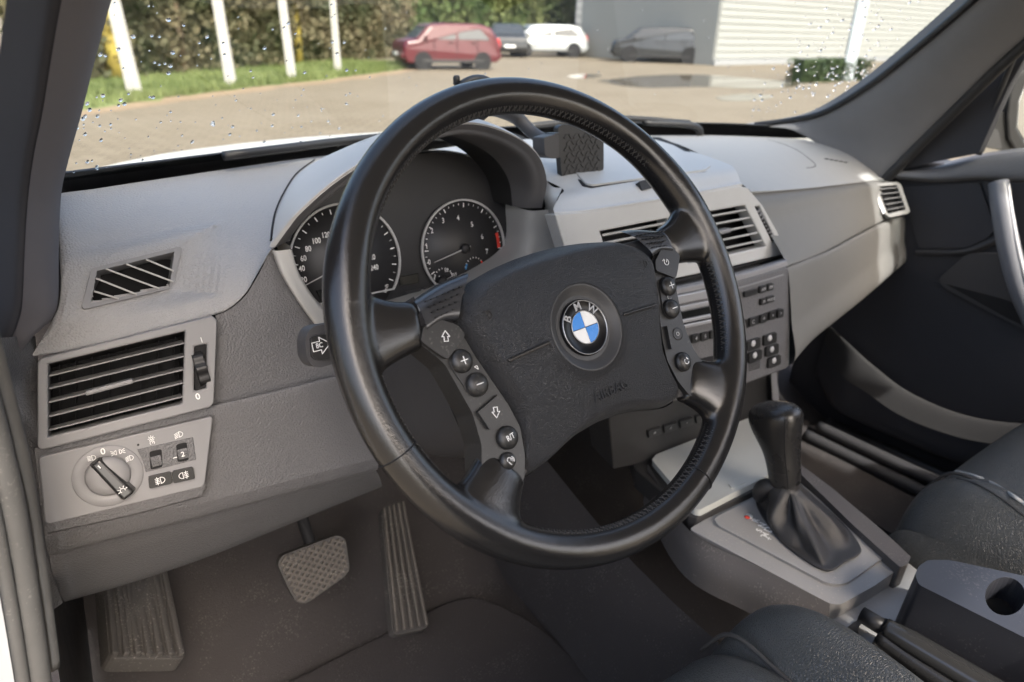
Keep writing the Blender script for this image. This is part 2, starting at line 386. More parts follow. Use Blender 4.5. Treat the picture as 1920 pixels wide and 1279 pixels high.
def water_surf():
    m = bpy.data.materials.new('puddle_water'); m.use_nodes = True; t = m.node_tree; b = t.nodes['Principled BSDF']
    b.inputs['Base Color'].default_value = (.10, .085, .06, 1); b.inputs['Roughness'].default_value = .04; b.inputs['IOR'].default_value = 1.33
    n = t.nodes.new('ShaderNodeTexNoise'); n.inputs['Scale'].default_value = 3; bp = t.nodes.new('ShaderNodeBump'); bp.inputs['Strength'].default_value = .03; bp.inputs['Distance'].default_value = .02
    t.links.new(n.outputs['Fac'], bp.inputs['Height']); t.links.new(bp.outputs[0], b.inputs['Normal']); MT['puddle_water'] = m
water_surf()
tag(link('ground', mesh('ground', [(-600, -600, GZ), (600, -600, GZ), (600, 600, GZ), (-600, 600, GZ)], [(0, 1, 2, 3)]), ground_mat()), kind='structure')
# grass verge along the left
e0 = [Vector((-9, 4.2, 0)), gp(160, 205), gp(300, 186), gp(480, 164), gp(640, 146), gp(760, 130), gp(800, 122)]
per = Vector((-.63, .77, 0))
edge = cr([V(p[0], p[1], 0) for p in e0], 60)
vs = []; fs = []
for i, p in enumerate(edge):
    q = p+Vector((noise.noise(p*1.3)*.25, noise.noise(p*1.7+V(5, 0, 0))*.25, 0))
    for k in range(9):
        d = q+per*(k*1.4); vs.append((d.x, d.y, GZ+.004+.06*min(1, k)+.05*noise.noise(d*.9)*(k > 0)))
for i in range(59):
    for k in range(8): fs.append((i*9+k, i*9+k+1, (i+1)*9+k+1, (i+1)*9+k))
tag(link('grass_verge', mesh('verge', vs, fs), MT['grass'], smooth=True), 'green grass verge below the white fence posts', 'grass', kind='stuff')
vs = []; fs = []
for i in range(16000):
    t = random.random()**.8*58; a = edge[int(t)].lerp(edge[int(t)+1], t % 1)+per*(random.random()**1.5*7)
    h = .06+.10*random.random(); an = random.random()*6.28; dx, dy = .02*math.cos(an), .02*math.sin(an); n = len(vs); l = .05
    vs += [(a.x-dx, a.y-dy, GZ+.02), (a.x+dx, a.y+dy, GZ+.02), (a.x+random.uniform(-l, l), a.y+random.uniform(-l, l), GZ+.05+h)]; fs.append((n, n+1, n+2))
tag(link('grass_blades', mesh('blades', vs, fs), MT['grass']), 'short grass blades growing on the verge', 'grass', kind='stuff')
bd = []; bf = []
for i, p in enumerate(edge):
    for k, o in enumerate((-.55, .15)):
        q = p+per*(o+.3*noise.noise(p*.8+V(k*9, 0, 0))); bd.append((q.x, q.y, GZ+.004))
for i in range(59): bf.append((i*2, i*2+2, i*2+3, i*2+1))
tag(link('soil_edge', mesh('soil', bd, bf), MT['soil']), kind='structure')
# fence posts
def post(px, py, wd, hgt, lean, label):
    b = gp(px, py); bm = bmesh.new(); box_bm(bm, Matrix.Translation((0, 0, hgt/2)), wd, wd*.8, hgt)
    for v in bm.verts:
        if v.co.z > .1: v.co.x *= .85; v.co.y *= .85; v.co.x += lean*hgt
    o = link('fence_post', from_bm('post', bm), MT['concrete_white'], bevel=.015); o.location = b; o.rotation_euler.z = R(-38)
    return tag(o, label, 'fence post', 'white posts along the grass verge')
post(255, 183, .21, 2.3, -.05, 'nearest white concrete fence post, beside the left windscreen pillar')
post(434, 163, .20, 2.3, -.03, 'second white concrete fence post from the left pillar')
post(548, 150, .19, 2.3, -.03, 'third white concrete fence post, in front of a mossy trunk')
post(634, 136, .18, 2.3, 0, 'farthest white concrete fence post, nearest the red car')
def leafcloud(n, fn, s0, s1):
    vs, fs = [], []
    for i in range(n):
        c = Vector(fn()); s = random.uniform(s0, s1); a = Vector((random.gauss(0, 1), random.gauss(0, 1), random.gauss(0, 1))).normalized(); b = a.orthogonal().normalized()*s; a2 = a.cross(b).normalized()*s*.6; k = len(vs)
        vs += [c-b, c+a2, c+b, c-a2]; fs.append((k, k+1, k+2, k+3))
    return vs, fs
def tree(px, py, label, h, tr, crown, leaf, bark, n=2600, group=None, dz=0):
    b = gp(px, py); root = empty('tree', b, label, 'tree', group)
    tube('trunk', [b, b+V(.05, .02, h*.4), b+V(-.05, 0, h*.8), b+V(0, .05, h)], [tr, tr*.8, tr*.6, tr*.3], MT[bark], root, n=10, m=10)
    for k in range(6):
        a = random.random()*6.28; z = h*(.45+.08*k); tube('limb', [b+V(0, 0, z), b+V(math.cos(a)*crown*.4, math.sin(a)*crown*.4, z+h*.15), b+V(math.cos(a)*crown*.8, math.sin(a)*crown*.8, z+h*.25)], [tr*.4, tr*.25, tr*.1], MT[bark], root, n=6, m=6)
    cl = [(Vector((random.gauss(0, .4)*crown, random.gauss(0, .4)*crown, h*(.55+.6*random.random()))), crown*random.uniform(.25, .5)) for _ in range(14)]
    def f():
        c, r_ = random.choice(cl); return b+c+Vector((random.gauss(0, .5), random.gauss(0, .5), random.gauss(0, .45)))*r_
    link('crown', mesh('crown', *leafcloud(n, f, .05, .13)), MT[leaf], root)
tree(222, 152, 'yellow mossy tree trunk behind the nearest white post', 5.5, .24, 1.6, 'hedge_leaf', 'moss_bark', group='trees behind the posts')
tree(560, 122, 'yellow mossy tree trunk beside the third white post', 6, .17, 1.6, 'hedge_leaf', 'moss_bark', group='trees behind the posts')
tree(690, 104, 'slim tree with olive crown left of the red car', 6, .15, 1.8, 'tree_leaf', 'moss_bark', group='trees behind the posts')
tree(345, 140, 'slim mossy tree between the first two white posts', 6, .13, 1.8, 'hedge_leaf', 'bark', group='trees behind the posts')
def hedge(a, b, wd, hgt, n, leaf, label, s0=.05, s1=.14, name='hedge', stems=14):
    a, b = Vector(a), Vector(b); d = b-a; pe = Vector((-d.y, d.x, 0)).normalized()
    root = empty(name, a, label, 'hedge')
    def f():
        t = random.random(); top = hgt*(.8+.25*noise.noise(Vector((t*9, 3, 0)))); z = random.random()**.8*top
        k = random.uniform(-.5, .5)*wd*(1+.3*noise.noise(Vector((t*20, z, 1)))); return a+d*t+pe*k+V(0, 0, z)
    link('foliage', mesh('foliage', *leafcloud(n, f, s0, s1)), MT[leaf], root)
    for k in range(stems):
        p = a+d*((k+.5+random.uniform(-.3, .3))/stems); tube('stem', [p, p+V(random.uniform(-.1, .1), 0, hgt*.4), p+V(random.uniform(-.2, .2), 0, hgt*.8)], [.035, .025, .012], MT['bark'], root, n=5, m=5)
    bm = bmesh.new(); L_ = d.length; box_bm(bm, Matrix.Translation(a+d/2+V(0, 0, hgt*.42)) @ Matrix.Rotation(math.atan2(d.y, d.x), 4, 'Z'), L_, wd*.35, hgt*.84)
    link('inner_twigs', from_bm('core', bm), MT[leaf], root)
    return root
hedge(gp(60, 162), gp(760, 104), 1.3, 2.9, 16000, 'hedge_leaf', 'long brownish green hedge behind the white posts')
hedge(gp(690, 92), gp(1330, 92), 2.5, 5.0, 12000, 'tree_leaf', 'tall dull green hedge far behind the parked cars', .1, .3)
hedge(gp(1492, 155), gp(1606, 149), .9, .78, 3500, 'hedge_dark', 'low clipped dark hedge right of the white building', .03, .07, stems=5)
# the parked cars
def make_car(name, label, paint, L=3.5, W=1.6, H=1.4, wb=2.2, wr=.28):
    root = empty(name, (0, 0, 0), label, 'car', 'parked cars across the yard')
    prof = [(-.50, .30), (-.49, .50), (-.46, .62), (-.36, .66), (-.22, .97), (-.05, 1.0), (.28, 1.0), (.40, .93), (.47, .68), (.495, .55), (.50, .30), (.47, .17), (-.46, .15)]
    P = [(x*L, z*H) for x, z in prof]
    bm = bmesh.new(); rings = []
    for y, s, tz in ((-W/2, .96, .93), (-W/2+.08, 1, 1), (W/2-.08, 1, 1), (W/2, .96, .93)):
        rings.append([bm.verts.new((x*s, y*(1-.16*max(0, (z/H-.62)/.38)), z*(tz if z > .3*H else 1))) for x, z in P])
    n = len(P)
    for a, b in zip(rings, rings[1:]):
        for i in range(n): bm.faces.new((a[i], a[(i+1) % n], b[(i+1) % n], b[i]))
    bm.faces.new(rings[0]); bm.faces.new(rings[-1][::-1]); bmesh.ops.recalc_face_normals(bm, faces=bm.faces)
    link('body', from_bm('body', bm), MT[paint], root, local=True, bevel=.05, seg=3)
    for s in (-1, 1):
        yy = s*(W/2*.93)
        for x0, x1, x2, x3 in ((-.31, -.205, .03, .03), (.055, .055, .27, .38)):
            q = [(x0*L, yy*1.015, .66*H), (x1*L, yy*.90, .92*H), (x2*L, yy*.90, .92*H), (x3*L, yy*1.015, .66*H)]
            plate('side_window', rnd([V(*p) for p in q], .05), V(0, s, .3).normalized(), .02, MT['car_glass'], root, local=True, bevel=0)
        for x in (-wb/2, wb/2):
            M = Matrix.Translation((x, s*(W/2-.09), wr)) @ Matrix.Rotation(-s*R(90), 4, 'X')
            t = lathe('wheel', M, [(wr*.3, -.06), (wr*.93, -.08), (wr, -.05), (wr, .06), (wr*.93, .09), (wr*.72, .092), (wr*.70, .07)], MT['tyre'], root, n=24, local=True, cap=False)
            lathe('rim', M @ Matrix.Translation((0, 0, .02)), [(wr*.1, .0), (wr*.71, .0), (wr*.71, .075), (wr*.64, .072), (wr*.55, .055), (wr*.16, .062), (wr*.05, .072)], MT['alloy'], t, n=20, local=True)
        plate('headlight', [V(-.475*L, s*W*.30, .50*H), V(-.475*L, s*W*.44, .50*H), V(-.455*L, s*W*.44, .60*H), V(-.46*L, s*W*.30, .60*H)], V(-1, 0, .2).normalized(), .12, MT['lamp_clear'], root, local=True, bevel=.01)
        plate('tail_light', [V(.502*L, s*W*.36, .52*H), V(.502*L, s*W*.455, .52*H), V(.482*L, s*W*.455, .70*H), V(.482*L, s*W*.36, .70*H)], V(1, 0, .2).normalized(), .15, MT['lamp_red'], root, local=True, bevel=.01)
    plate('windscreen', [V(-.352*L, -W*.40, .69*H), V(-.352*L, W*.40, .69*H), V(-.245*L, W*.36, .93*H), V(-.245*L, -W*.36, .93*H)], V(-1, 0, .6).normalized(), .02, MT['car_glass'], root, local=True, bevel=0)
    plate('rear_window', [V(.462*L, -W*.38, .72*H), V(.462*L, W*.38, .72*H), V(.42*L, W*.34, .92*H), V(.42*L, -W*.34, .92*H)], V(1, 0, .4).normalized(), .02, MT['car_glass'], root, local=True, bevel=0)
    for s_ in (-1, 1):
        yy = s_*(W/2+.001)
        boxo('sill_trim', (0, yy*.995, .19*H), (L*.62, .03, .10), MT['black_plastic'], root, .01, local=True)
        for x in (-.19, .04, .25): boxo('door_gap', (x*L, yy*.999, .46*H), (.012, .012, .40*H), MT['void'], root, 0, local=True)
        for x in (-.02, .21): boxo('door_handle', (x*L, yy*1.01, .60*H), (.14, .03, .025), MT['black_plastic'], root, .008, local=True)
        boxo('side_mirror', (-.27*L, yy*1.06, .70*H), (.10, .16, .11), MT[paint], root, .03, local=True)
        for x in (-wb/2, wb/2):
            lathe('wheel_arch', Matrix.Translation((x, s_*(W/2-.02), wr*1.05)) @ Matrix.Rotation(-s_*R(90), 4, 'X'), [(wr*.9, 0), (wr*1.22, 0), (wr*1.22, .022), (wr*1.16, .026)], MT['void'], root, n=24, local=True)
    boxo('number_plate', (.515*L, 0, .42*H), (.02, .5, .11), MT['print_white'], root, .004, local=True)
    boxo('number_plate', (-.515*L, 0, .34*H), (.02, .5, .11), MT['print_white'], root, .004, local=True)
    boxo('bumper', (-.497*L, 0, .30*H), (.08, W*.9, .16), MT[paint], root, .02, local=True)
    boxo('bumper', (.497*L, 0, .30*H), (.08, W*.9, .16), MT[paint], root, .02, local=True)
    return root
def place(o, p, rz): o.location = p; o.rotation_euler.z = rz
a, b = gp(783, 131), gp(894, 131)
c = make_car('parked_car', 'dark red small hatchback parked side-on by the grass', 'paint_red', L=3.35, W=1.55, H=1.38, wb=(b-a).length, wr=.245)
place(c, (a+b)/2+V(.3, .6, 0), math.atan2(b.y-a.y, b.x-a.x))
c = make_car('parked_car', 'black car parked far off beyond the puddle', 'paint_black', L=4.3, W=1.75, H=1.45, wb=2.6, wr=.31)
place(c, gp(1232, 117), R(-42))
c = make_car('parked_car', 'silver car parked just right of the dark red hatchback', 'paint_silver', L=4.0, W=1.7, H=1.45, wb=2.5, wr=.3)
place(c, gp(1020, 106), R(-20))
c = make_car('parked_car', 'dark car partly hidden behind the red hatchback', 'paint_black', L=4.0, W=1.7, H=1.45, wb=2.5, wr=.3)
place(c, gp(948, 105), R(60))
# buildings
def warehouse(p0, p1, hgt, depth, wall, label, ribs, doors=()):
    p0, p1 = Vector(p0), Vector(p1); d = p1-p0; L_ = d.length; an = math.atan2(d.y, d.x)
    root = empty('warehouse', p0, label, 'building', mw=Matrix.Translation(p0) @ Matrix.Rotation(an, 4, 'Z'))
    boxo('wall', (L_/2, depth/2, hgt/2), (L_, depth, hgt), MT[wall], root, .02, local=True)
    for k in range(ribs):
        boxo('cladding_panel', (L_/2, -.03, .25+(hgt-.3)*(k+.5)/ribs), (L_-.1, .05, (hgt-.3)/ribs*.86), MT[wall], root, .01, local=True)
    boxo('plinth', (L_/2, -.06, .12), (L_, .1, .24), MT['wall_grey'], root, .01, local=True)
    boxo('roof', (L_/2, depth/2, hgt+.12), (L_+.4, depth+.4, .24), MT['wall_grey'], root, .02, local=True)
    for x0, x1, z0, z1 in doors:
        dr = boxo('door', ((x0+x1)/2, -.08, (z0+z1)/2), (x1-x0, .05, z1-z0), MT['wall_grey'], root, .01, local=True)
        boxo('window_pane', ((x0+x1)/2, -.11, z1-.5), ((x1-x0)*.7, .02, .5), MT['car_glass'], dr, .0, local=True)
    return root
warehouse(gp(1335, 123), gp(1780, 112), 4.2, 8, 'wall_white', 'long white warehouse with horizontal cladding on the right', 14)
warehouse(gp(1075, 98), gp(1330, 106), 4.5, 8, 'wall_grey', 'grey shed standing behind the black parked car', 10, ((2, 5, 0, 3), (7, 10, 0, 3)))
o = boxo('sign_post', (0, 0, 1.6), (.36, .14, 3.2), MT['post_blue'], None, .02); o.location = gp(1586, 152); o.rotation_euler.z = R(-35)
tag(o, 'pale blue-white flat post standing in the low hedge', 'post')
def puddle(px, label=None):
    P = cr([gp(x, y, .004) for x, y in px]+[gp(*px[0], .004)], 40)[:-1]
    o = link('puddle', mesh('puddle', [(p.x, p.y, GZ+.006) for p in P], [tuple(range(len(P)))]), MT['puddle_water'])
    return tag(o, kind='structure')
puddle([(1120, 152), (1200, 143), (1300, 140), (1420, 148), (1500, 158), (1440, 166), (1330, 163), (1200, 164)])
puddle([(1340, 182), (1400, 176), (1450, 180), (1420, 188), (1360, 189)])
puddle([(1060, 143), (1100, 139), (1130, 142), (1090, 147)])

# ================================================================== CAR SHELL
WB = [(-.42, .27, .078), (-.30, .395, .060), (-.2, .475, .050), (0, .565, .043), (.2, .61, .039), (.36, .62, .037), (.55, .61, .034), (.72, .58, .030), (.86, .53, .027), (.96, .47, .024), (1.08, .36, .03)]
WH = [(-.27, .0, .43), (-.1, .06, .445), (.1, .085, .452), (.36, .09, .455), (.62, .085, .452), (.82, .06, .445), (.99, .0, .43)]
ws_root = empty('windscreen', (.36, .62, .037), 'curved laminated windscreen with raindrops above the dashboard', 'windscreen')
wsb = cr([V(*p) for p in WB], 41); wsh = cr([V(*p) for p in WH], 41)
def wsp(u, v):                                     # point of the windscreen, u across, v up
    a = wsb[int(u*40)] if u >= 1 else wsb[int(u*40)].lerp(wsb[int(u*40)+1], u*40 % 1)
    b = wsh[int(u*40)] if u >= 1 else wsh[int(u*40)].lerp(wsh[int(u*40)+1], u*40 % 1)
    p = a.lerp(b, v); p.z += .05*4*v*(1-v)*.5; p.y += .05*4*v*(1-v)*.5; return p
g = [[wsp(i/60, j/24) for i in range(61)] for j in range(25)]
vs = [p for r_ in g for p in r_]; fs = [(j*61+i, j*61+i+1, (j+1)*61+i+1, (j+1)*61+i) for j in range(24) for i in range(60)]
link('glass', mesh('glass', vs, fs), MT['windscreen_glass'], ws_root, smooth=True)
def wsn(u, v):
    e = .01; a, b, c = wsp(u, v), wsp(min(.999, u+e), v), wsp(u, v+e); return (b-a).cross(c-a).normalized()*-1   # points to the cabin
rows = []
for v0, off in ((-.10, .004), (.014, .004), (.014, .0015), (-.10, .0015)):
    rows.append([wsp(i/60, v0)+wsn(min(.98, i/60), max(0, v0))*off for i in range(61)])
rows.append(rows[0])
loft('frit_band', rows, MT['frit'], ws_root, nu=61, straight=True, smooth=False)
vs = []; fs = []
def drop(P, nrm, s):
    a = nrm.orthogonal().normalized(); b = nrm.cross(a); n0 = len(vs); K = 8; el = random.uniform(1, 1.35)
    for r_, h in ((1, 0), (.86, .20), (.5, .34)):
        for k in range(K): an = 6.283*k/K; vs.append(P+(a*math.cos(an)+b*math.sin(an)*el)*s*r_+nrm*h*s)
    vs.append(P+nrm*.4*s)
    for j in range(2):
        for k in range(K): fs.append((n0+j*K+k, n0+j*K+(k+1) % K, n0+(j+1)*K+(k+1) % K, n0+(j+1)*K+k))
    for k in range(K): fs.append((n0+2*K+k, n0+2*K+(k+1) % K, n0+3*K))
    fs.append(tuple(n0+k for k in range(K))[::-1])
for i in range(520):
    q = random.random()
    if q < .36: u, v = random.uniform(.06, .33), abs(random.gauss(0, .16))+.015; s = random.choice((.0008, .0011, .0015, .0022))
    elif q < .76: u, v = random.uniform(.80, .955), random.uniform(.03, .5); v = max(v, (u-.80)*1.2+random.uniform(-.08, .1)); s = random.choice((.001, .0014, .002, .0028))
    else: u, v = random.uniform(.08, .9), random.uniform(.05, .6); s = random.choice((.0007, .001, .0014))
    if not .01 < v < .7: continue
    drop(wsp(u, v)-wsn(u, v)*.0006, -wsn(u, v), s)
tag(link('raindrops', mesh('drops', vs, fs), MT['water'], smooth=True), 'clear raindrops clinging to the outside of the windscreen', 'raindrops', kind='stuff')
# bonnet and wipers outside the glass
bon = empty('car_bonnet', (.36, 1.1, -.05), 'white car bonnet just beyond the foot of the windscreen', 'bonnet')
rows = []
for y, z in ((.03, -.045), (.06, -.006), (.16, .000), (.45, -.035), (.80, -.09), (.98, -.20), (1.02, -.42)):
    rows.append([V(p.x+(.36-p.x)*-.02, p.y+y, z+.012*(1-((p.x-.36)/.75)**2)-max(0, abs(p.x-.36)-.5)*.12) for p in wsb[2:-2:3]])
loft('bonnet_panel', rows, MT['white_paint'], bon, nu=40, nv=30)
def wiper(pts, label, blade):
    r_ = empty('windscreen_wiper', pts[0], label, 'wiper', 'windscreen wipers')
    tube('arm', pts, [.009, .007, .005], MT['black_plastic'], r_, n=8)
    tube('blade', blade, .006, MT['black_plastic'], r_, n=6, m=16)
def wo(u, v, o=.012): return wsp(u, v)-wsn(u, v)*o
wiper([wo(.56, -.06, .02), wo(.50, .02, .02), wo(.40, .035, .02)], 'black wiper lying at the foot of the windscreen, driver side', [wo(.24, .03), wo(.35, .035), wo(.46, .03)])
wiper([wo(.76, -.06, .02), wo(.74, .03, .02), wo(.66, .05, .02)], 'black wiper lying at the foot of the windscreen, passenger side', [wo(.52, .035), wo(.62, .055), wo(.73, .035)])
# pillars, roof, sills
apl = empty('windscreen_pillar', (-.3, .3, -.05), 'dark fabric-covered windscreen pillar at the far left', 'pillar')
eR = [(250, -120, .12), (212, -20, .17), (178, 100, .22), (150, 210, .27), (125, 300, .31), (112, 360, .33), (108, 470, .33), (112, 560, .32), (98, 590, .31), (55, 622, .29), (30, 650, .29)]
eM = [(150, -120, .05), (120, -20, .09), (98, 100, .13), (80, 210, .17), (62, 300, .20), (52, 380, .22), (46, 480, .23), (42, 570, .24), (34, 605, .245), (22, 634, .25), (10, 668, .262)]
eL = [(30, -120, -.03), (14, -20, .01), (-2, 100, .04), (-25, 210, .06), (-45, 300, .08), (-60, 380, .1), (-70, 480, .11), (-75, 570, .12), (-75, 610, .12), (-80, 645, .13), (-95, 690, .15)]
def tr(l): return [at(x, y, Y=q) for x, y, q in l]
rb = [p+V(-.012, .06, 0) for p in tr(eR)]
loft('inner_trim', [rb, tr(eR), [a.lerp(b, .5)+V(.006, -.012, 0) for a, b in zip(tr(eR), tr(eM))], tr(eM)], MT['fabric_pillar'], apl, nu=50, nv=16)
loft('outer_trim', [[p+V(.001, .004, 0) for p in tr(eM)], [a.lerp(b, .25)+V(0, .016, 0) for a, b in zip(tr(eM), tr(eL))], tr(eL)], MT['fabric_pillar_dark'], apl, nu=50, nv=12)
apr = empty('windscreen_pillar', (1, .3, 0), 'smooth grey windscreen pillar on the passenger side', 'pillar')
iE = [(1960, -110, .84), (1850, -5, .885), (1725, 100, .93), (1640, 165, .952), (1560, 212, .965), (1500, 228, .962), (1425, 238, .93)]
mE = [(2050, -110, .85), (1930, -5, .90), (1808, 100, .942), (1715, 180, .968), (1640, 232, .982), (1570, 258, .985), (1500, 250, .96)]
oE = [(2140, -110, .90), (2015, -5, .945), (1890, 98, .985), (1800, 185, 1.01), (1722, 262, 1.025), (1672, 312, 1.032), (1640, 345, 1.035)]
def trx(l): return [at(x, y, X=q) for x, y, q in l]
loft('inner_trim', [[p+V(.02, .05, 0) for p in trx(iE)], trx(iE), trx(mE), trx(oE), [p+V(.04, .01, 0) for p in trx(oE)]], MT['pillar_right'], apr, nu=40, nv=24)
tube('glass_edge', [p+V(-.002, .012, .002) for p in trx(iE)], .006, MT['frit'], apr, n=8, m=40)
tube('pillar_seal', trx([(2150, -115, .91), (2025, -5, .955), (1900, 100, .995), (1806, 190, 1.02), (1727, 268, 1.035), (1668, 328, 1.042), (1652, 350, 1.045)]), .011, MT['black_soft'], apr, n=10, m=40)
rf = empty('unseen_car_roof', (.36, -.5, .45), 'unseen car roof with pale headlining, sized to shade the cabin', 'roof')  # out of view; added and sized to keep direct sun off the cabin
boxo('headlining', (.31, -.42, .475), (1.26, 1.00, .03), MT['trim_light'], rf, .012)
boxo('roof_skin', (.31, -.42, .505), (1.30, 1.04, .02), MT['white_paint'], rf, .008)
# ================================================================== DASHBOARD
def T(*pts): return [at(x, y, Y=q) for x, y, q in pts]
dash = empty('dashboard', (.36, .3, -.35), 'grey plastic dashboard running the full width under the windscreen', 'dashboard')
# dark structure behind the panels
boxo('carrier', (.345, .45, -.16), (1.34, .20, .30), MT['void'], dash, 0)
# --- driver-side top pad
padrows = []
base = [wsp(u, 0)+V(0, -.008, -.010) for u in (.055, .10, .14, .18, .22, .26, .29, .315, .335, .35)]
fr_ = T((58, 668, .272), (150, 652, .268), (233, 634, .266), (320, 611, .264), (400, 589, .260), (430, 577, .260), (460, 550, .262), (483, 512, .266), (503, 475, .271), (514, 462, .277))
base[0] = at(157, 374, Y=.405)
ctl = []
for k, (b_, f_) in enumerate(zip(base, fr_)):
    ctl.append(V(f_.x*.75+b_.x*.25, f_.y+.030, f_.z+(b_.z-f_.z)*.86))
ctl[0] = at(142, 556, Y=.305)
padrows = [[b_*(1-t)**2+c_*(2*t*(1-t))+f_*t*t for b_, c_, f_ in zip(base, ctl, fr_)] for t in np.linspace(0, 1, 16)]
padrows.append([p+V(0, .006, -.003) for p in fr_])
tpad = loft('top_pad', padrows, MT['dash_grey'], dash, nu=170, nv=120)
# corner cap by the pillar
loft('corner_cap', [T((112, 360, .42), (134, 366, .418), (154, 371, .415)), T((112, 400, .385), (132, 404, .382), (146, 411, .378)), T((108, 440, .365), (122, 442, .36), (137, 445, .358)), T((106, 495, .342), (118, 496, .339), (132, 497, .338)), T((100, 560, .312), (112, 556, .310), (122, 552, .309))], MT['pillar_right'], dash, nu=14, nv=24)
# end of the dash against the door
loft('end_trim', [T((-70, 640, .16), (20, 632, .24), (66, 630, .285)), T((-70, 700, .16), (15, 692, .24), (72, 682, .275)), T((-60, 800, .16), (25, 790, .235), (84, 800, .258)), T((-30, 930, .16), (45, 930, .225), (92, 940, .240)), T((0, 1050, .16), (70, 1050, .22), (92, 1050, .232)), T((60, 1180, .16), (92, 1150, .235), (118, 1130, .25))], MT['dash_dark'], dash, nu=14, nv=40)

# --- side-window demister vent in the top pad
vD = pl3(onskin(tpad, 170, 502), onskin(tpad, 338, 461), onskin(tpad, 156, 580))
vD.p = vD.p+vD.n*(onskin(tpad, 248, 520)-vD.p).dot(vD.n)*.45
flatten(tpad, vD, [(172, 503), (336, 462), (322, 540), (156, 580)])
av = pp('air_vent', vD, [(172, 503), (336, 462), (342, 466), (322, 540), (158, 580), (153, 574)], .0030, .012, MT['trim_grey'], dash, rad=.002, holes=[[(182, 508), (327, 472), (318, 538), (170, 569)]], bevel=.001)
tag(av, 'small slanted demister vent in the top of the dash')
cut(tpad, vD, [(181, 507), (329, 470), (319, 533), (171, 565)])
loft('vent_duct', [[vD.at(*p, .001) for p in q] for q in ([(180, 507), (328, 471), (320, 538), (169, 570)],)]+[[vD.at(*p, -.03) for p in [(192, 520), (316, 492), (312, 540), (186, 565)]]], MT['trim_grey'], av, nu=40, closed=True, straight=True, smooth=False)
pp('duct_floor', vD, [(175, 500), (330, 470), (330, 550), (165, 575)], -.022, .004, MT['void'], av)
for a, b in (((180, 522), (256, 552)), ((198, 504), (298, 541)), ((236, 495), (324, 528)), ((273, 486), (325, 508)), ((176, 546), (222, 560))):
    P, Q = vD.at(*a, -.001), vD.at(*b, -.001); d = (Q-P)
    M = Matrix.Translation((P+Q)/2) @ PL((0, 0, 0), d, CP-(P+Q)/2).M((0, 0, 0))
    boxo('slat', (0, 0, 0), (d.length, .012, .0016), MT['trim_light'], av, .0004, rot=M)

# --- driver air vent
vL = pl3(at(72, 673, Y=.262), at(400, 592, Y=.252), at(72, 845, Y=.240))
av = pp('air_vent', vL, [(70, 680), (78, 672), (398, 592), (407, 600), (401, 756), (394, 764), (78, 845), (70, 838)], .0045, .02, MT['trim_grey'], dash,
        holes=[[(90, 683), (347, 621), (342, 757), (90, 820)], [(364, 650), (388, 645), (387, 728), (364, 734)]], bevel=.0015)
tag(av, 'large driver air vent with five thin slats')
ins = [(90, 683), (347, 621), (342, 757), (90, 820)]
loft('vent_duct', [[vL.at(*p, .003) for p in ins], [vL.at(*p, -.045) for p in [(97, 690), (338, 632), (334, 748), (97, 806)]]], MT['black_plastic'], av, nu=4, closed=True, straight=True, smooth=False).data.flip_normals()
pp('duct_floor', vL, [(85, 675), (352, 610), (350, 765), (80, 830)], -.044, .004, MT['void'], av)
for (l, r_) in ((704, 642), (728, 667), (754, 692), (781, 717), (807, 743)):
    P, Q = vL.at(91, l, -.002), vL.at(345, r_, -.002); d = Q-P
    M = Matrix.Translation((P+Q)/2-vL.n*.008) @ PL((0, 0, 0), d, CP-(P+Q)/2+V(0, 0, -.10)).M((0, 0, 0))
    boxo('slat', (0, 0, 0), (d.length, .020, .0014), MT['trim_grey'], av, .0005, rot=M)
for k in range(8):
    t = (k+.7)/8.3; a = Vector(ins[0]+(0,)).lerp(Vector(ins[1]+(0,)), t); b = Vector(ins[3]+(0,)).lerp(Vector(ins[2]+(0,)), t)
    P, Q = vL.at(a.x, a.y, -.034), vL.at(b.x, b.y, -.034)
    M = Matrix.Translation((P+Q)/2) @ PL((0, 0, 0), Q-P, vL.n).M((0, 0, 0))
    boxo('vane', (0, 0, 0), ((Q-P).length, .012, .001), MT['void'], av, 0, rot=M)
P, Q = vL.at(160, 737, 0), vL.at(250, 713, 0)
boxo('vent_tab', (0, 0, 0), ((Q-P).length, .012, .0042), MT['trim_grey'], av, .0015, rot=Matrix.Translation((P+Q)/2) @ PL((0, 0, 0), Q-P, vL.n).M((0, 0, 0)))
def thumbwheel(pl, top, bot, wpx, par, prof_r, mt='black_plastic', ribs=13, notch=5, dep=.55):
    """ribbed wheel standing out of a slot; axis along the face's right vector"""
    P, Q = pl.at(*top, 0), pl.at(*bot, 0); c = (P+Q)/2-pl.n*prof_r*dep; n = 72; vs = []; fs = []
    for s in (-1, 1):
        for k in range(n):
            a = 2*math.pi*k/n; r_ = prof_r*(1+.045*math.cos(a*ribs)); vs.append(c+pl.ex*s*wpx/2+(pl.n*math.cos(a)+pl.ey*math.sin(a))*r_)
    for k in range(n): fs.append((k, (k+1) % n, n+(k+1) % n, n+k))
    fs += [tuple(range(n)), tuple(range(n, 2*n))]
    return link('thumbwheel', mesh('tw', vs, fs), MT[mt], par, bevel=.0008)
pp('slot', vL, [(363, 651), (365, 648), (388, 643), (389, 728), (365, 735)], .001, .01, MT['void'], av)
thumbwheel(vL, (377, 652), (376, 728), .0095, av, .021, ribs=11)
text('lettering', 'I', .007, vL.M(vL.at(378, 638, .0047)), MT['print_white'], av)
text('lettering', '0', .008, vL.M(vL.at(371, 744, .0047)), MT['print_white'], av, bold=.00015)

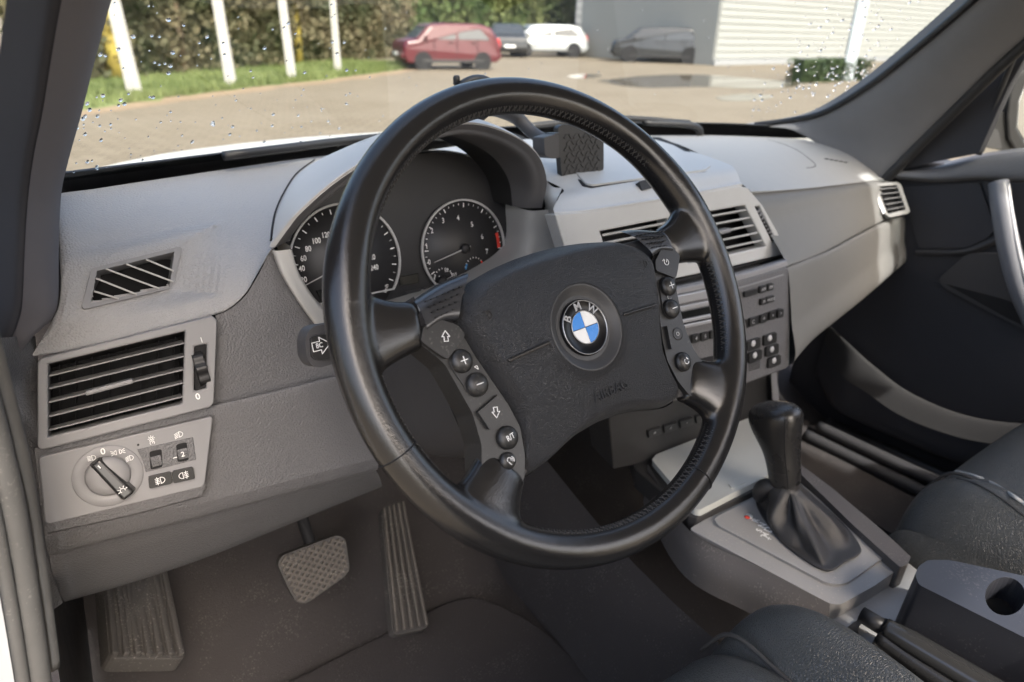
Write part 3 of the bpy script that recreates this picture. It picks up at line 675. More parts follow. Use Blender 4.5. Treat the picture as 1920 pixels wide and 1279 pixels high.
# --- grained panel between vent and instruments
ct = T((404, 592, .2615), (432, 579, .2615), (462, 552, .2635), (485, 514, .2675), (505, 477, .2725), (516, 470, .276), (560, 560, .264), (620, 630, .254), (690, 658, .246))
cb = T((399, 769, .2425), (430, 761, .2415), (465, 752, .240), (505, 742, .2385), (545, 732, .237), (590, 720, .235), (640, 707, .232), (700, 692, .228), (770, 676, .222))
loft('column_panel', [[a, a.lerp(b, .33)+V(0, -.002, 0), a.lerp(b, .66)+V(0, -.002, 0), b] for a, b in zip(ct, cb)], MT['dash_dark'], dash, nu=30, nv=70)
# --- lower strip and knee panel
s0 = T((66, 848, .243), (230, 809, .240), (398, 767, .237), (520, 737, .233), (640, 706, .228), (760, 678, .220))
s0b = T((66, 852, .241), (230, 813, .236), (398, 773, .232), (520, 745, .227), (640, 716, .222), (760, 690, .214))
s1 = T((82, 990, .227), (230, 956, .224), (380, 922, .221), (510, 890, .216), (640, 858, .211), (712, 838, .206))
s2 = T((86, 1022, .226), (232, 984, .223), (382, 948, .220), (512, 914, .215), (640, 880, .210), (712, 862, .205))
s3 = T((92, 1042, .230), (234, 1004, .227), (383, 967, .224), (514, 932, .219), (642, 897, .214), (708, 880, .209))
loft('lower_strip', [s0, s0b, s1, s2, s3, [p+V(0, .008, -.003) for p in s3], [p+V(0, .03, -.002) for p in s3]], MT['dash_dark'], dash, nu=50, nv=40)
k0 = [p+V(0, .014, -.002) for p in s3]
k1 = T((100, 1080, .256), (240, 1040, .256), (384, 1000, .254), (520, 955, .250), (640, 915, .246), (712, 895, .240))
k2 = T((122, 1128, .295), (250, 1092, .295), (390, 1044, .295), (520, 992, .292), (640, 943, .29), (714, 912, .285))
loft('knee_panel', [k0, k1, k2, [p+V(.005, .05, .004) for p in k2]], MT['dash_dark'], dash, nu=50, nv=24)
# --- light switch panel
vS = pl3(at(72, 858, Y=.236), at(398, 780, Y=.2265), at(84, 985, Y=.2205))
lp = pp('light_switch_panel', vS, [(73, 862), (77, 857), (396, 781), (399, 786), (384, 908), (380, 913), (92, 983), (84, 979)], .0045, .008, MT['trim_grey'], dash, bevel=.001)
loft('panel_ledge', [[vS.at(*p, .0040) for p in ((86, 982), (240, 946), (386, 908))], [vS.at(*p, .002) for p in ((89, 999), (240, 966), (377, 930))], [vS.at(*p, -.006) for p in ((90, 1001), (240, 968), (377, 932))]], MT['dash_dark'], lp, nu=16, straight=True, smooth=False)
rc = vS.at(203, 892, .0045); RM = vS.M(rc)
lathe('switch_ring', RM, [(.0268, -.001), (.0268, .0006), (.0262, .0012), (.0178, .0012), (.0172, .0004)], MT['trim_grey'], lp, n=48, cap=False)
kn = lathe('rotary_knob', RM, [(.0170, -.001), (.0170, .0018), (.0150, .0048), (.009, .0060), (.001, .0062)], MT['trim_grey'], lp, n=48)
P, Q = vS.at(176, 866, .012), vS.at(244, 932, .012); d = Q-P; M2 = PL((0, 0, 0), d, vS.n.cross(d)).M((0, 0, 0)); mid = (P+Q)/2
bm = bmesh.new(); l = d.length
for v in bmesh.ops.create_cube(bm, size=1)['verts']:
    x, y, z = v.co; hw = .0062 if x < 0 else .0078; ht = .011 if x > 0 else .007
    v.co = Matrix.Translation(mid-vS.n*.008) @ M2 @ V(x*l*(1 if z < 0 else .93), y*hw*(2.1 if z < 0 else 1.35), (-.002 if z < 0 else ht))
link('knob_grip', from_bm('grip', bm), MT['knob_gloss'], lp, bevel=.0022, seg=3)
gm = M2 @ Matrix.Identity(4); GN = Matrix.Translation(mid+vS.n*.0022+d.normalized()*.0125) @ M2
strokes('symbol', [arc(0, 0, .0019, 0, 360, 14)]+[[(.0027*math.cos(a), .0027*math.sin(a)), (.0040*math.cos(a), .0040*math.sin(a))] for a in [k*math.pi/4 for k in range(8)]], .0005, GN, MT['print_white'], lp)
strokes('symbol', [[(-.001, 0), (.0014, 0)]], .0008, Matrix.Translation(mid+vS.n*-.0005-d.normalized()*.0155) @ M2, MT['print_white'], lp)
def lamp_icon(s, fl=1, tilt=0, fog=False):
    L = [[(fl*s*.05, s*.45), (fl*s*.05, -s*.45)], [(fl*(s*.05+x*s*.55), y*s*.45) for x, y in arc(0, 0, 1, 90, -90, 10)]]
    for k in range(4):
        y = (-.36+.24*k)*s; L.append([(-fl*s*.12, y), (-fl*s*.62, y-tilt*s*.2)])
    if fog: L.append([(-fl*s*.38, s*.55), (-fl*s*.30, s*.2), (-fl*s*.44, -s*.1), (-fl*s*.36, -s*.55)])
    return L
def sym(px, py, lines, h, par=None, wd=.00055, mt='print_white', pl=None):
    q = pl or vS; strokes('symbol', lines, wd, q.M(q.at(px, py, h)), MT[mt], par or lp)
sym(172, 859, lamp_icon(.0048), .0062, wd=.0005)
text('lettering', '0', .0075, vS.M(vS.at(193, 847, .0062)), MT['print_white'], lp, bold=.0001)
sym(221, 848, [[(-.0012, .0018), (-.0012, -.0018)], arc(-.0012, 0, .0018, 90, 270, 8), [(.0012, .0018), (.0012, -.0018)], arc(.0012, 0, .0018, 90, -90, 8)]+[[(s*.0036, y), (s*.0052, y*1.8)] for s in (-1, 1) for y in (-.0011, 0, .0011)], .0062, wd=.0005)
sym(243, 859, lamp_icon(.0048, tilt=1), .0062, wd=.0005)
dm = pp('dimmer_recess', vS, [(257, 843), (362, 820), (368, 862), (273, 886), (268, 866)], .0052, .003, MT['dash_dark'], lp, bevel=.0006)
for (q, r_) in (((280, 847, 303, 842, 305, 876, 282, 881), 0), ((330, 834, 350, 829, 354, 863, 333, 867), 1)):
    q4 = [(q[0], q[1]), (q[2], q[3]), (q[4], q[5]), (q[6], q[7])]
    pp('slot', vS, q4, .0056, .002, MT['void'], lp, rad=.002)
    thumbwheel(vS, ((q[0]+q[2])/2, (q[1]+q[3])/2), ((q[4]+q[6])/2, (q[5]+q[7])/2), .0085, lp, .0105, 'dash_dark', ribs=40, dep=.36)
text('lettering', '2', .0062, vS.M(vS.at(343, 852, .0098)), MT['print_white'], lp, bold=.0001)
strokes('symbol', [[(0, 0), (.0028, 0)]], .0007, vS.M(vS.at(325, 859, .0056)), MT['print_white'], lp)
sym(285, 828, [arc(0, -.0012, .0018, -40, 220, 10), arc(0, .0028, .001, 0, 360, 8)]+[[(.0016*math.cos(a), .0028+.0016*math.sin(a)), (.0026*math.cos(a), .0028+.0026*math.sin(a))] for a in [k*math.pi/4 for k in range(8)]]+[[(0, -.0014), (.0008, -.0004)]], .0047, wd=.0005)
sym(335, 815, lamp_icon(.0055, tilt=1), .0047)
lathe('sensor', vS.M(vS.at(259, 834, .0046)), [(.0009, 0), (.0009, .0006), (.0002, .0009)], MT['black_plastic'], lp, n=10)
for q, ic in (([(278, 895), (321, 885), (323, 907), (280, 917)], lamp_icon(.0062, fog=True)), ([(323, 884.5), (362, 876), (366, 898), (325, 907)], lamp_icon(.0062, fl=-1, fog=True))):
    b_ = pp('push_button', vS, q, .0078, .006, MT['button_black'], lp, rad=.002, bevel=.0012)
    cx, cy = sum(p[0] for p in q)/4, sum(p[1] for p in q)/4; sym(cx, cy, ic, .0079)

# --- instrument hood
lip = T((515, 464, .268), (540, 430, .25), (567, 397, .236), (633, 340, .222), (720, 285, .212), (800, 250, .208), (880, 233, .208), (955, 252, .214), (1006, 288, .226), (1025, 338, .240), (1016, 390, .256))
bk = T((510, 462, .29), (520, 400, .315), (560, 327, .36), (633, 283, .40), (740, 247, .43), (830, 232, .44))+[V(.16, .45, .083), V(.185, .43, .075), V(.205, .40, .06), V(.205, .35, .04), V(.19, .30, .01)]
ctr = V(.01, .25, 0)
gp_ = [onskin(tpad, x, y) for x, y in ((508, 452), (511, 425), (517, 396), (532, 362), (556, 326), (590, 300), (630, 281))]
tube('hood_gap', [p+V(0, 0, .0002) for p in gp_ if p], .0011, MT['void'], dash, n=6, m=30)
om = [l.lerp(b, .30)+V(0, 0, .008) for l, b in zip(lip, bk)]
ho = loft('instrument_hood', [bk, [l.lerp(b, .65)+V(0, 0, .008) for l, b in zip(lip, bk)], om, [l+(l-ctr).normalized()*.003+V(0, .006, 0) for l in lip], lip], MT['hood_grey'], dash, nu=60, nv=24)
def inw(l, s, y, dz=0): return V(ctr.x+(l.x-ctr.x)*s, y, ctr.z+(l.z-ctr.z)*s+dz)
i1 = [inw(l, .90, l.y+.012) for l in lip]; i2 = [inw(l, .86, .285) for l in lip]; i3 = [inw(l, .82, .33) for l in lip]
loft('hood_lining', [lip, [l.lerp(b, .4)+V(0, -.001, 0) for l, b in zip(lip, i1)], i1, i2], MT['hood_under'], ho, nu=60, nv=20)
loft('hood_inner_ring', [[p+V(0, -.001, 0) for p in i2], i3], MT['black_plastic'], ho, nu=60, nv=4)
# bezel under the hood
bo = T((513, 470, .268), (540, 532, .256), (598, 615, .248), (655, 660, .244), (745, 655, .242), (850, 625, .242), (960, 570, .246), (1055, 462, .256), (1032, 392, .262))
bi = T((546, 464, .270), (562, 515, .266), (600, 570, .262), (645, 596, .262), (720, 590, .262), (800, 568, .262), (905, 525, .264), (978, 470, .268), (988, 394, .272))
loft('instrument_bezel', [[p+V(0, .012, 0) for p in bo], bo, [a.lerp(b, .5)+V(0, -.004, 0) for a, b in zip(bo, bi)], bi, [p+V(0, .05, 0) for p in bi]], MT['trim_light'], dash, nu=60, nv=20)
# --- instruments
boxo('cluster_back', (.045, .362, -.03), (.23, .006, .12), MT['void'], dash, 0)
cl = empty('instrument_cluster', (.02, .3, -.04)); cl.parent = dash; cl.matrix_parent_inverse = dash.matrix_basis.inverted()
vC = PL(at(868, 470, Y=.302), (1, 0, 0), (0, .22, 1))
pp('face_panel', vC, [(535, 440), (600, 330), (720, 290), (850, 285), (960, 320), (1010, 420), (1000, 520), (900, 580), (780, 620), (640, 640), (560, 580)], -.004, .006, MT['dial_panel'], cl, rad=.02)
def gauge(cx, cy, rr, a0, a1):
    o = vC.at(cx, cy, -.002); M = vC.M(o)
    n = 60; vs = []; fs = []
    A = [R(a0+(a1-a0)*k/n) for k in range(n+1)]
    lathe('dial_face', M, [(rr*.99, -.004), (rr*.99, 0), (.0005, .0002)], MT['dial_face'], cl, n=48)
    strokes('dial_ring', [[(rr*math.cos(a), rr*math.sin(a)) for a in A]], .0021, M @ Matrix.Translation((0, 0, .0015)), MT['dial_ring'], cl, th=.003)
    strokes('dial_ring_base', [[(rr*math.cos(A[-1]), rr*math.sin(A[-1])), (rr*math.cos(A[0]), rr*math.sin(A[0]))]], .0014, M @ Matrix.Translation((0, 0, .0015)), MT['dial_ring'], cl, th=.003)
    return o, M
tO, tM = gauge(870, 466, .0575, -38, 218)
sO, sM = gauge(650, 492, .0625, -38, 218)
def num(s, px, py, size=.0085, sx=.8):
    text('lettering', s, size, vC.M(vC.at(px, py, -.0012)), MT['print_white'], cl, sx=sx, bold=.0001)
for s, x, y in (('0', 805, 492), ('1', 800, 462), ('2', 810, 433), ('3', 831, 414), ('4', 859, 409), ('5', 885, 421), ('6', 904, 444), ('7', 913, 472)): num(s, x, y, .0085)
for s, x, y in (('20', 570, 525), ('40', 566, 504), ('60', 569, 485), ('80', 578, 467), ('100', 593, 452), ('120', 611, 441), ('140', 634, 436), ('160', 658, 440), ('180', 676, 450), ('200', 688, 466), ('220', 696, 483), ('240', 702, 502)): num(s, x, y, .0082)
text('lettering', 'km/h', .0062, vC.M(vC.at(724, 541, -.0012), R(65)), MT['print_white'], cl, sx=.8)
def ticks(o, M, rr, a0, a1, n, maj, mt='print_white', w0=.86):
    L1, L2 = [], []
    for k in range(n+1):
        a = R(a0+(a1-a0)*k/n); l = (L1 if k % maj == 0 else L2); q = w0 if k % maj == 0 else w0+.04
        l.append([(rr*q*math.cos(a), rr*q*math.sin(a)), (rr*.93*math.cos(a), rr*.93*math.sin(a))])
    strokes('tick_marks', L1, .0011, M @ Matrix.Translation((0, 0, .0009)), MT[mt], cl)
    strokes('tick_marks', L2, .0007, M @ Matrix.Translation((0, 0, .0009)), MT[mt], cl)
ticks(tO, tM, .0575, 205, -8, 28, 4); ticks(sO, sM, .0625, 210, -30, 26, 2)
strokes('red_zone', [[(.0575*.87*math.cos(R(a)), .0575*.87*math.sin(R(a))) for a in (12, 6, 0, -6)]], .0042, tM @ Matrix.Translation((0, 0, .0008)), MT['print_red'], cl)
def needle(o, px, py, w0):
    q = vC.at(px, py, .001); d = q-o; l = d.length; M = Matrix.Translation(o+vC.n*.003) @ PL((0, 0, 0), d, vC.n.cross(d)).M((0, 0, 0))
    bm = bmesh.new()
    for v in bmesh.ops.create_cube(bm, size=1)['verts']:
        x, y, z = v.co; v.co = M @ V(-.008 if x < 0 else l, y*(w0 if x < 0 else w0*.4), z*.0012)
    link('needle', from_bm('needle', bm), MT['print_grey'], cl)
    lathe('needle_hub', vC.M(o+vC.n*.001), [(.006, 0), (.006, .004), (.004, .0055), (.0005, .006)], MT['dial_panel'], cl, n=24)
needle(tO, 812, 492, .0016); needle(sO, 572, 534, .0016)
for cx, cy, rr, mats in ((832, 524, .0125, ('print_white', 'print_white')), (890, 503, .0125, ('print_blue', 'print_red'))):
    o = vC.at(cx, cy, -.0012); M = vC.M(o)
    strokes('tick_marks', [[(rr*math.cos(R(a)), rr*math.sin(R(a))), ((rr+.0012)*math.cos(R(a)), (rr+.0012)*math.sin(R(a)))] for a in range(20, 170, 18)], .0008, M, MT['print_white'], cl)
    strokes('gauge_end', [[(rr*math.cos(R(a)), rr*math.sin(R(a))) for a in (172, 160, 150)]], .0022 if mats[0] == 'print_blue' else .001, M, MT[mats[0]], cl)
    strokes('gauge_end', [[(rr*math.cos(R(a)), rr*math.sin(R(a))) for a in (8, 20, 30)]], .0022 if mats[0] == 'print_blue' else .001, M, MT[mats[1]], cl)
num('1/2', 837, 507, .0055); num('0', 824, 520, .0045); num('1/1', 853, 515, .0055)
needle(vC.at(827, 527, -.001), 845, 518, .001)
pp('display_window', vC, [(748, 520), (785, 512), (787, 530), (750, 537)], -.0025, .002, MT['lcd'], cl)
pp('display_window', vC, [(592, 545), (690, 527), (694, 552), (606, 572)], -.001, .002, MT['lcd'], cl)
for q in ([(760, 547), (790, 541), (790, 546), (762, 552)], [(794, 540), (820, 535), (821, 539), (794, 545)]): pp('warning_strip', vC, q, -.001, .002, MT['dial_face'], cl)
# --- centre deck
d0 = [V(x, y-.015, z) for x, y, z in ((.17, .60, .022), (.27, .61, .022), (.38, .61, .020), (.46, .605, .018), (.54, .595, .016))]
d1 = [V(.19, .44, .040), V(.27, .45, .045), V(.36, .45, .046), V(.44, .45, .044), V(.53, .44, .036)]
d2 = T((1052, 352, .262), (1100, 343, .250), (1205, 328, .246), (1325, 312, .246), (1362, 306, .25))
d3 = T((1038, 390, .214), (1100, 388, .206), (1239, 368, .203), (1340, 350, .203), (1388, 340, .203))
d4 = T((1040, 402, .206), (1100, 396, .200), (1239, 374, .197), (1340, 355, .197), (1392, 346, .197))
loft('centre_deck', [d0, [a.lerp(b, .5)+V(0, 0, .006) for a, b in zip(d0, d1)], d1, [a.lerp(b, .6)+V(0, 0, .003) for a, b in zip(d1, d2)], d2, [a.lerp(b, .5)+V(0, -.004, .003) for a, b in zip(d2, d3)], d3, d4, [p+V(0, .004, -.012) for p in d4]], MT['deck_grey'], dash, nu=40, nv=60)
loft('deck_side', [T((1018, 330, .31), (1024, 392, .275), (1052, 470, .262)), T((1036, 350, .272), (1034, 398, .24), (1060, 490, .225)), T((1054, 352, .262), (1041, 402, .206), (1072, 505, .188))], MT['deck_grey'], dash, nu=16, nv=10)
vK = PL(at(1100, 343, Y=.252), (1, 0, 0), (0, 1, .075))
lid = pp('storage_lid', vK, [(1030, 268), (1050, 262), (1230, 262), (1262, 272), (1333, 310), (1322, 318), (1112, 346), (1098, 343)], .0035, .008, MT['deck_grey'], dash, rad=.004, bevel=.001)
pp('lid_gap', vK, [(1024, 266), (1048, 257), (1236, 257), (1268, 270), (1342, 311), (1326, 322), (1108, 351), (1092, 347)], .0012, .006, MT['void'], dash, rad=.004)
pp('lid_catch', PL(at(1210, 345, Y=.222), (1, 0, 0), (0, .7, 1)), [(1198, 340), (1216, 336), (1224, 352), (1204, 357)], .006, .012, MT['black_plastic'], dash, rad=.002, bevel=.002)
# --- centre vents
vV = PL(at(1395, 385, Y=.190), (1, -.015, 0), (0, .20, 1))
hL = [(1125, 434), (1252, 409), (1262, 490), (1150, 512)]; hR = [(1270, 407), (1397, 385), (1437, 462), (1290, 494)]; hT = [(1416, 388), (1424, 386), (1456, 452), (1449, 456)]
av = pp('air_vent', vV, [(1040, 402), (1100, 397), (1239, 376), (1385, 348), (1402, 352), (1430, 385), (1458, 435), (1474, 476), (1380, 498), (1240, 528), (1140, 545), (1070, 500)], .0, .02, MT['deck_grey'], dash, holes=[hL, hR, hT], bevel=.0015)
tag(av, 'wide pair of centre vents facing the driver')
for q in (hL, hR):
    cx, cy = sum(p[0] for p in q)/4, sum(p[1] for p in q)/4; sm = [(cx+(x-cx)*.94, cy+(y-cy)*.94) for x, y in q]
    loft('vent_duct', [[vV.at(*p, -.001) for p in q], [vV.at(*p, -.05) for p in sm]], MT['black_plastic'], av, nu=4, closed=True, straight=True, smooth=False)
    pp('duct_floor', vV, [(cx+(x-cx)*1.25, cy+(y-cy)*1.25) for x, y in q], -.045, .004, MT['void'], av)
    for k in range(5):
        t = (k+.75)/5.4; a = Vector(q[0]).lerp(Vector(q[3]), t); b = Vector(q[1]).lerp(Vector(q[2]), t)
        P, Q = vV.at(a.x, a.y, -.003), vV.at(b.x, b.y, -.003)
        boxo('slat', (0, 0, 0), ((Q-P).length, .022, .0028), MT['trim_light'], av, .0008, rot=Matrix.Translation((P+Q)/2-vV.n*.010) @ PL((0, 0, 0), Q-P, vV.n+vV.ey*.22).M((0, 0, 0)))
    P, Q = vV.at(cx-18, cy+2, .001), vV.at(cx+16, cy-6, .001)
    boxo('vent_tab', (0, 0, 0), ((Q-P).length, .014, .006), MT['trim_grey'], av, .002, rot=Matrix.Translation((P+Q)/2) @ PL((0, 0, 0), Q-P, vV.n).M((0, 0, 0)))
pp('slot', vV, [(1412, 384), (1426, 382), (1460, 455), (1446, 460)], -.008, .004, MT['void'], av)
P, Q = vV.at(1421, 392, 0), vV.at(1453, 450, 0); sd = (Q-P).normalized()
for k in range(9):
    c_ = P.lerp(Q, (k+.5)/9); boxo('wheel_tooth', (0, 0, 0), (.0028, .0065, .004), MT['trim_grey'], av, .0008, rot=Matrix.Translation(c_-vV.n*.001) @ PL((0, 0, 0), sd, vV.n.cross(sd)).M((0, 0, 0)))
tube('wheel_body', [P-vV.n*.004, (P+Q)/2-vV.n*.002, Q-vV.n*.004], .0035, MT['black_plastic'], av, n=10)
# lower edge of the vent housing and the recess below it
loft('housing_edge', [[vV.at(*p, .0) for p in ((1070, 502), (1140, 547), (1240, 530), (1380, 500), (1474, 478))], [vV.at(*p, -.03) for p in ((1070, 506), (1140, 552), (1240, 536), (1380, 506), (1476, 484))]], MT['trim_grey'], dash, nu=24, straight=True)
# --- radio and climate stack
vR = PL(at(1390, 522, Y=.142), (1, -.02, 0), (0, .20, 1))
st = empty('control_stack', (.36, .13, -.16)); st.parent = dash; st.matrix_parent_inverse = dash.matrix_basis.inverted()
tag(st, 'dark grey stack of radio and climate controls')
oS = [(1130, 580), (1240, 558), (1390, 524), (1476, 499), (1482, 508), (1482, 684), (1474, 692), (1406, 718), (1300, 745), (1150, 780)]
pp('stack_panel', vR, oS, 0, .06, MT['dash_dark'], st, bevel=.003)
loft('stack_ledge', [[vR.at(*p, .0) for p in ((1130, 580), (1240, 558), (1390, 524), (1478, 498))], [vR.at(*p, -.006) for p in ((1130, 566), (1240, 545), (1390, 511), (1474, 486))], [vR.at(*p, -.06) for p in ((1130, 560), (1240, 540), (1390, 506), (1470, 482))]], MT['trim_grey'], st, nu=20, nv=10)
pp('trim_line', vR, [(1240, 572), (1390, 538), (1470, 514), (1470, 517), (1390, 541), (1240, 575)], .0015, .002, MT['trim_grey'], st, bevel=.0004)
pp('display', vR, [(1150, 612), (1352, 570), (1356, 596), (1156, 640)], .001, .002, MT['lcd'], st, rad=.002)
for y0, y1 in ((556, 572), (577, 586), (603, 610), (613, 620)):
    pp('metal_bar', vR, [(1150, y0+24), (1372, y0-22), (1374, y1-22), (1150, y1+24)], .004, .005, MT['silver_plastic'], st, bevel=.0012)
def cbtn(x, y, w_, h_, mk=None, hh=.004, mt='button_black'):
    P = vR.loc(vR.at(x, y)); o = [vR.xy(P[0]+a*w_/2, P[1]+b*h_/2, hh) for a, b in ((-1, 1), (1, 1), (1, -1), (-1, -1))]
    plate('button', rnd(o, min(w_, h_)*.25), vR.n, .004, MT[mt], st, bevel=.0009)
    if mk: text('lettering', mk, h_*.62, vR.M(vR.xy(P[0], P[1], hh+.0003)), MT['print_grey'], st)
for i in range(6): cbtn(1290+i*17-40, 637-i*4+9, .014, .011, str(i+1))
for x, y, w_, h_, m_ in ((1404, 549, .026, .008, None), (1427, 542, .015, .010, 'AM'), (1441, 538, .012, .010, 'FM'), (1428, 565, .012, .009, 'M'), (1441, 561, .016, .009, 'MODE')): cbtn(x, y, w_, h_, m_)
pp('button_strip', vR, [(1398, 600), (1462, 578), (1466, 592), (1402, 615)], .0015, .002, MT['black_plastic'], st, bevel=.0005)
for i, (x, y, m_) in enumerate(((1407, 603, 'C'), (1427, 597, '<'), (1444, 591, '+'), (1459, 587, '>'))): cbtn(x, y, .013, .012, m_, .0045)
for x, y in ((1409, 645), (1412, 667), (1440, 635), (1444, 656), (1448, 677), (1380, 654), (1383, 676)):
    cbtn(x, y, .028, .015, None, .0045)
    lathe('button_light', vR.M(vR.at(x+3, y-1, .0045)), [(.0045, 0), (.0045, .0008), (.0035, .0016), (.0005, .002)], MT['print_grey'], st, n=12)
for k in range(5): pp('grille_line', vR, [(1404, 682+k*3.2), (1425, 676+k*3.2), (1425, 677.2+k*3.2), (1404, 683.2+k*3.2)], .0008, .001, MT['void'], st, bevel=0)
pp('storage_slot', vR, [(1290, 678), (1352, 664), (1356, 692), (1294, 706)], .001, .002, MT['void'], st, rad=.003)
# --- passenger side
u0 = [wsp(u, 0)+V(0, -.010, -.014) for u in (.665, .72, .78, .84, .90, .94, .965)]
c5 = T((1476, 496, .142), (1520, 480, .158), (1560, 462, .178), (1610, 435, .208), (1655, 413, .236), (1690, 402, .246), (1712, 398, .25))
c4 = T((1440, 430, .186), (1490, 410, .200), (1545, 392, .215), (1605, 375, .235), (1650, 362, .254), (1685, 356, .262), (1705, 352, .268))
c3 = T((1400, 352, .225), (1460, 350, .240), (1530, 345, .252), (1600, 338, .268), (1640, 334, .282), (1665, 336, .29), (1682, 340, .296))
c2 = [a.lerp(b, .35)+V(0, 0, .016) for a, b in zip(c3, u0)]
c1 = [a.lerp(b, .70)+V(0, 0, .014) for a, b in zip(c3, u0)]
c3b = [a.lerp(b, .12)+V(0, -.002, .001) for a, b in zip(c3, c4)]
ptop = loft('passenger_top', [u0, c1, c2, c3, c3b, [p+V(0, .004, -.006) for p in c3b]], MT['pass_lit'], dash, nu=50, nv=50)
loft('passenger_fascia', [[p+V(0, .010, .001) for p in c3b], [p+V(0, .0005, -.002) for p in c3b], [a.lerp(b, .5)+V(0, -.005, .004) for a, b in zip(c3, c4)], c4, c5, [p+V(0, .012, .003) for p in c5]], MT['pass_shaded'], dash, nu=50, nv=50)
g0 = [p+V(0, .004, -.006) for p in c5]
g1 = T((1478, 510, .138), (1522, 492, .152), (1562, 475, .170), (1612, 447, .198), (1657, 424, .226), (1692, 412, .24), (1714, 406, .246))
g2 = T((1484, 600, .120), (1524, 570, .142), (1566, 542, .164), (1616, 505, .190), (1660, 472, .216), (1696, 450, .232), (1717, 438, .24))
g3 = T((1482, 684, .108), (1520, 640, .136), (1566, 602, .162), (1618, 560, .188), (1664, 520, .212), (1698, 490, .228), (1716, 472, .238))
gl = loft('glovebox_panel', [g0, g1, g2, g3, [p+V(0, .10, -.02) for p in g3], [p+V(0, .25, -.02) for p in g3]], MT['pass_shaded'], dash, nu=50, nv=40)
loft('end_cap', [[p for p in (c3[-1], c4[-1], c5[-1], g1[-1], g2[-1], g3[-1])], [p+V(.006, .012, 0) for p in (c3[-1], c4[-1], c5[-1], g1[-1], g2[-1], g3[-1])], [p+V(.012, .20, 0) for p in (c3[-1], c4[-1], c5[-1], g1[-1], g2[-1], g3[-1])]], MT['pass_shaded'], dash, nu=24, nv=8)
vP = pl3(at(1640, 348, X=.972), at(1690, 344, X=1.015), at(1668, 405, X=.978))
av = pp('air_vent', vP, [(1634, 349), (1640, 344), (1682, 341), (1690, 346), (1707, 396), (1702, 401), (1668, 408), (1660, 402)], .006, .012, MT['pass_shaded'], dash, holes=[[(1645, 350), (1681, 347), (1698, 393), (1665, 401)]], bevel=.001)
tag(av, 'small passenger air vent at the right end')
pp('duct_floor', vP, [(1642, 348), (1684, 345), (1702, 395), (1664, 403)], -.004, .004, MT['void'], av)
for k in range(5):
    t = (k+.6)/5.2; a = Vector((1646, 350)).lerp(Vector((1665, 400)), t); b = Vector((1681, 347)).lerp(Vector((1698, 393)), t); P, Q = vP.at(a.x, a.y, .003), vP.at(b.x, b.y, .003)
    boxo('slat', (0, 0, 0), ((Q-P).length, .008, .002), MT['black_plastic'], av, .0005, rot=Matrix.Translation((P+Q)/2) @ PL((0, 0, 0), Q-P, vP.n).M((0, 0, 0)))
pp('thumbwheel', vP, [(1638, 358), (1642, 356), (1660, 398), (1656, 402)], .008, .006, MT['silver_plastic'], av, bevel=.001)
for k in range(5):
    P = onskin(ptop, 1548+k*9, 298+k*1.6)
    if P: boxo('speaker_slot', P, (.010, .004, .0012), MT['void'], dash, 0, rot=Matrix.Rotation(R(-25), 4, 'Z'))
tube('airbag_outline', [p+V(0, 0, -.0003) for p in [onskin(ptop, *q) for q in ((1440, 262), (1468, 270), (1495, 282), (1515, 296), (1528, 308), (1526, 313), (1512, 315))] if p], .0008, MT['void'], dash, n=6, m=30)
# --- phone holder on the glass
ph = empty('phone_holder', (.24, .28, .06), 'black phone holder with patterned backplate clamped above the centre deck', 'phone holder')
vH = PL(at(1090, 300, Y=.285), (1, -.10, 0), (0, .12, 1))
pp('backplate', vH, [(1046, 240), (1052, 234), (1126, 232), (1132, 240), (1132, 318), (1122, 330), (1066, 342), (1054, 336)], 0, .010, MT['black_plastic'], ph, rad=.004, bevel=.002)
P0 = vH.loc(vH.at(1092, 288))
for i in range(-4, 5):
    for j in range(-6, 7):
        x, y = P0[0]+i*.0072+(j % 2)*.0036, P0[1]+j*.0072
        if abs(x-P0[0]) < .028 and -.046 < y-P0[1] < .026:
            an = R(45) if (i+j) % 2 else R(-45)
            boxo('grip_stud', (0, 0, 0), (.0062, .0026, .0016), MT['black_soft'], ph, 0, rot=vH.M(vH.xy(x, y, .0005), an))
pp('clamp_arm', vH, [(1020, 258), (1040, 252), (1048, 252), (1048, 296), (1036, 298), (1022, 292)], .024, .026, MT['dark_trim'], ph, rad=.003, bevel=.002)
pp('clamp_pad', vH, [(1040, 250), (1052, 248), (1054, 294), (1041, 298)], .022, .022, MT['black_plastic'], ph, rad=.002, bevel=.001)
tube('stem', [vH.at(1085, 250, -.01), vH.at(1030, 262, -.04), at(1000, 250, Y=.36), at(970, 222, Y=.38), at(935, 205, Y=.37), at(900, 196, Y=.355)], [.009, .008, .008, .009, .010, .012], MT['dark_trim'], ph, n=12)
M = Matrix.Translation(at(885, 192, Y=.35)) @ Matrix.Rotation(R(-58), 4, 'X')
lathe('suction_cup', M, [(.034, -.004), (.036, 0), (.034, .006), (.022, .014), (.012, .018), (.010, .026), (.003, .028)], MT['black_plastic'], ph, n=28)
lathe('release_tab', Matrix.Translation(at(856, 152, Y=.345)), [(.004, -.004), (.004, .004), (.003, .006), (.0005, .0065)], MT['black_plastic'], ph, n=12)
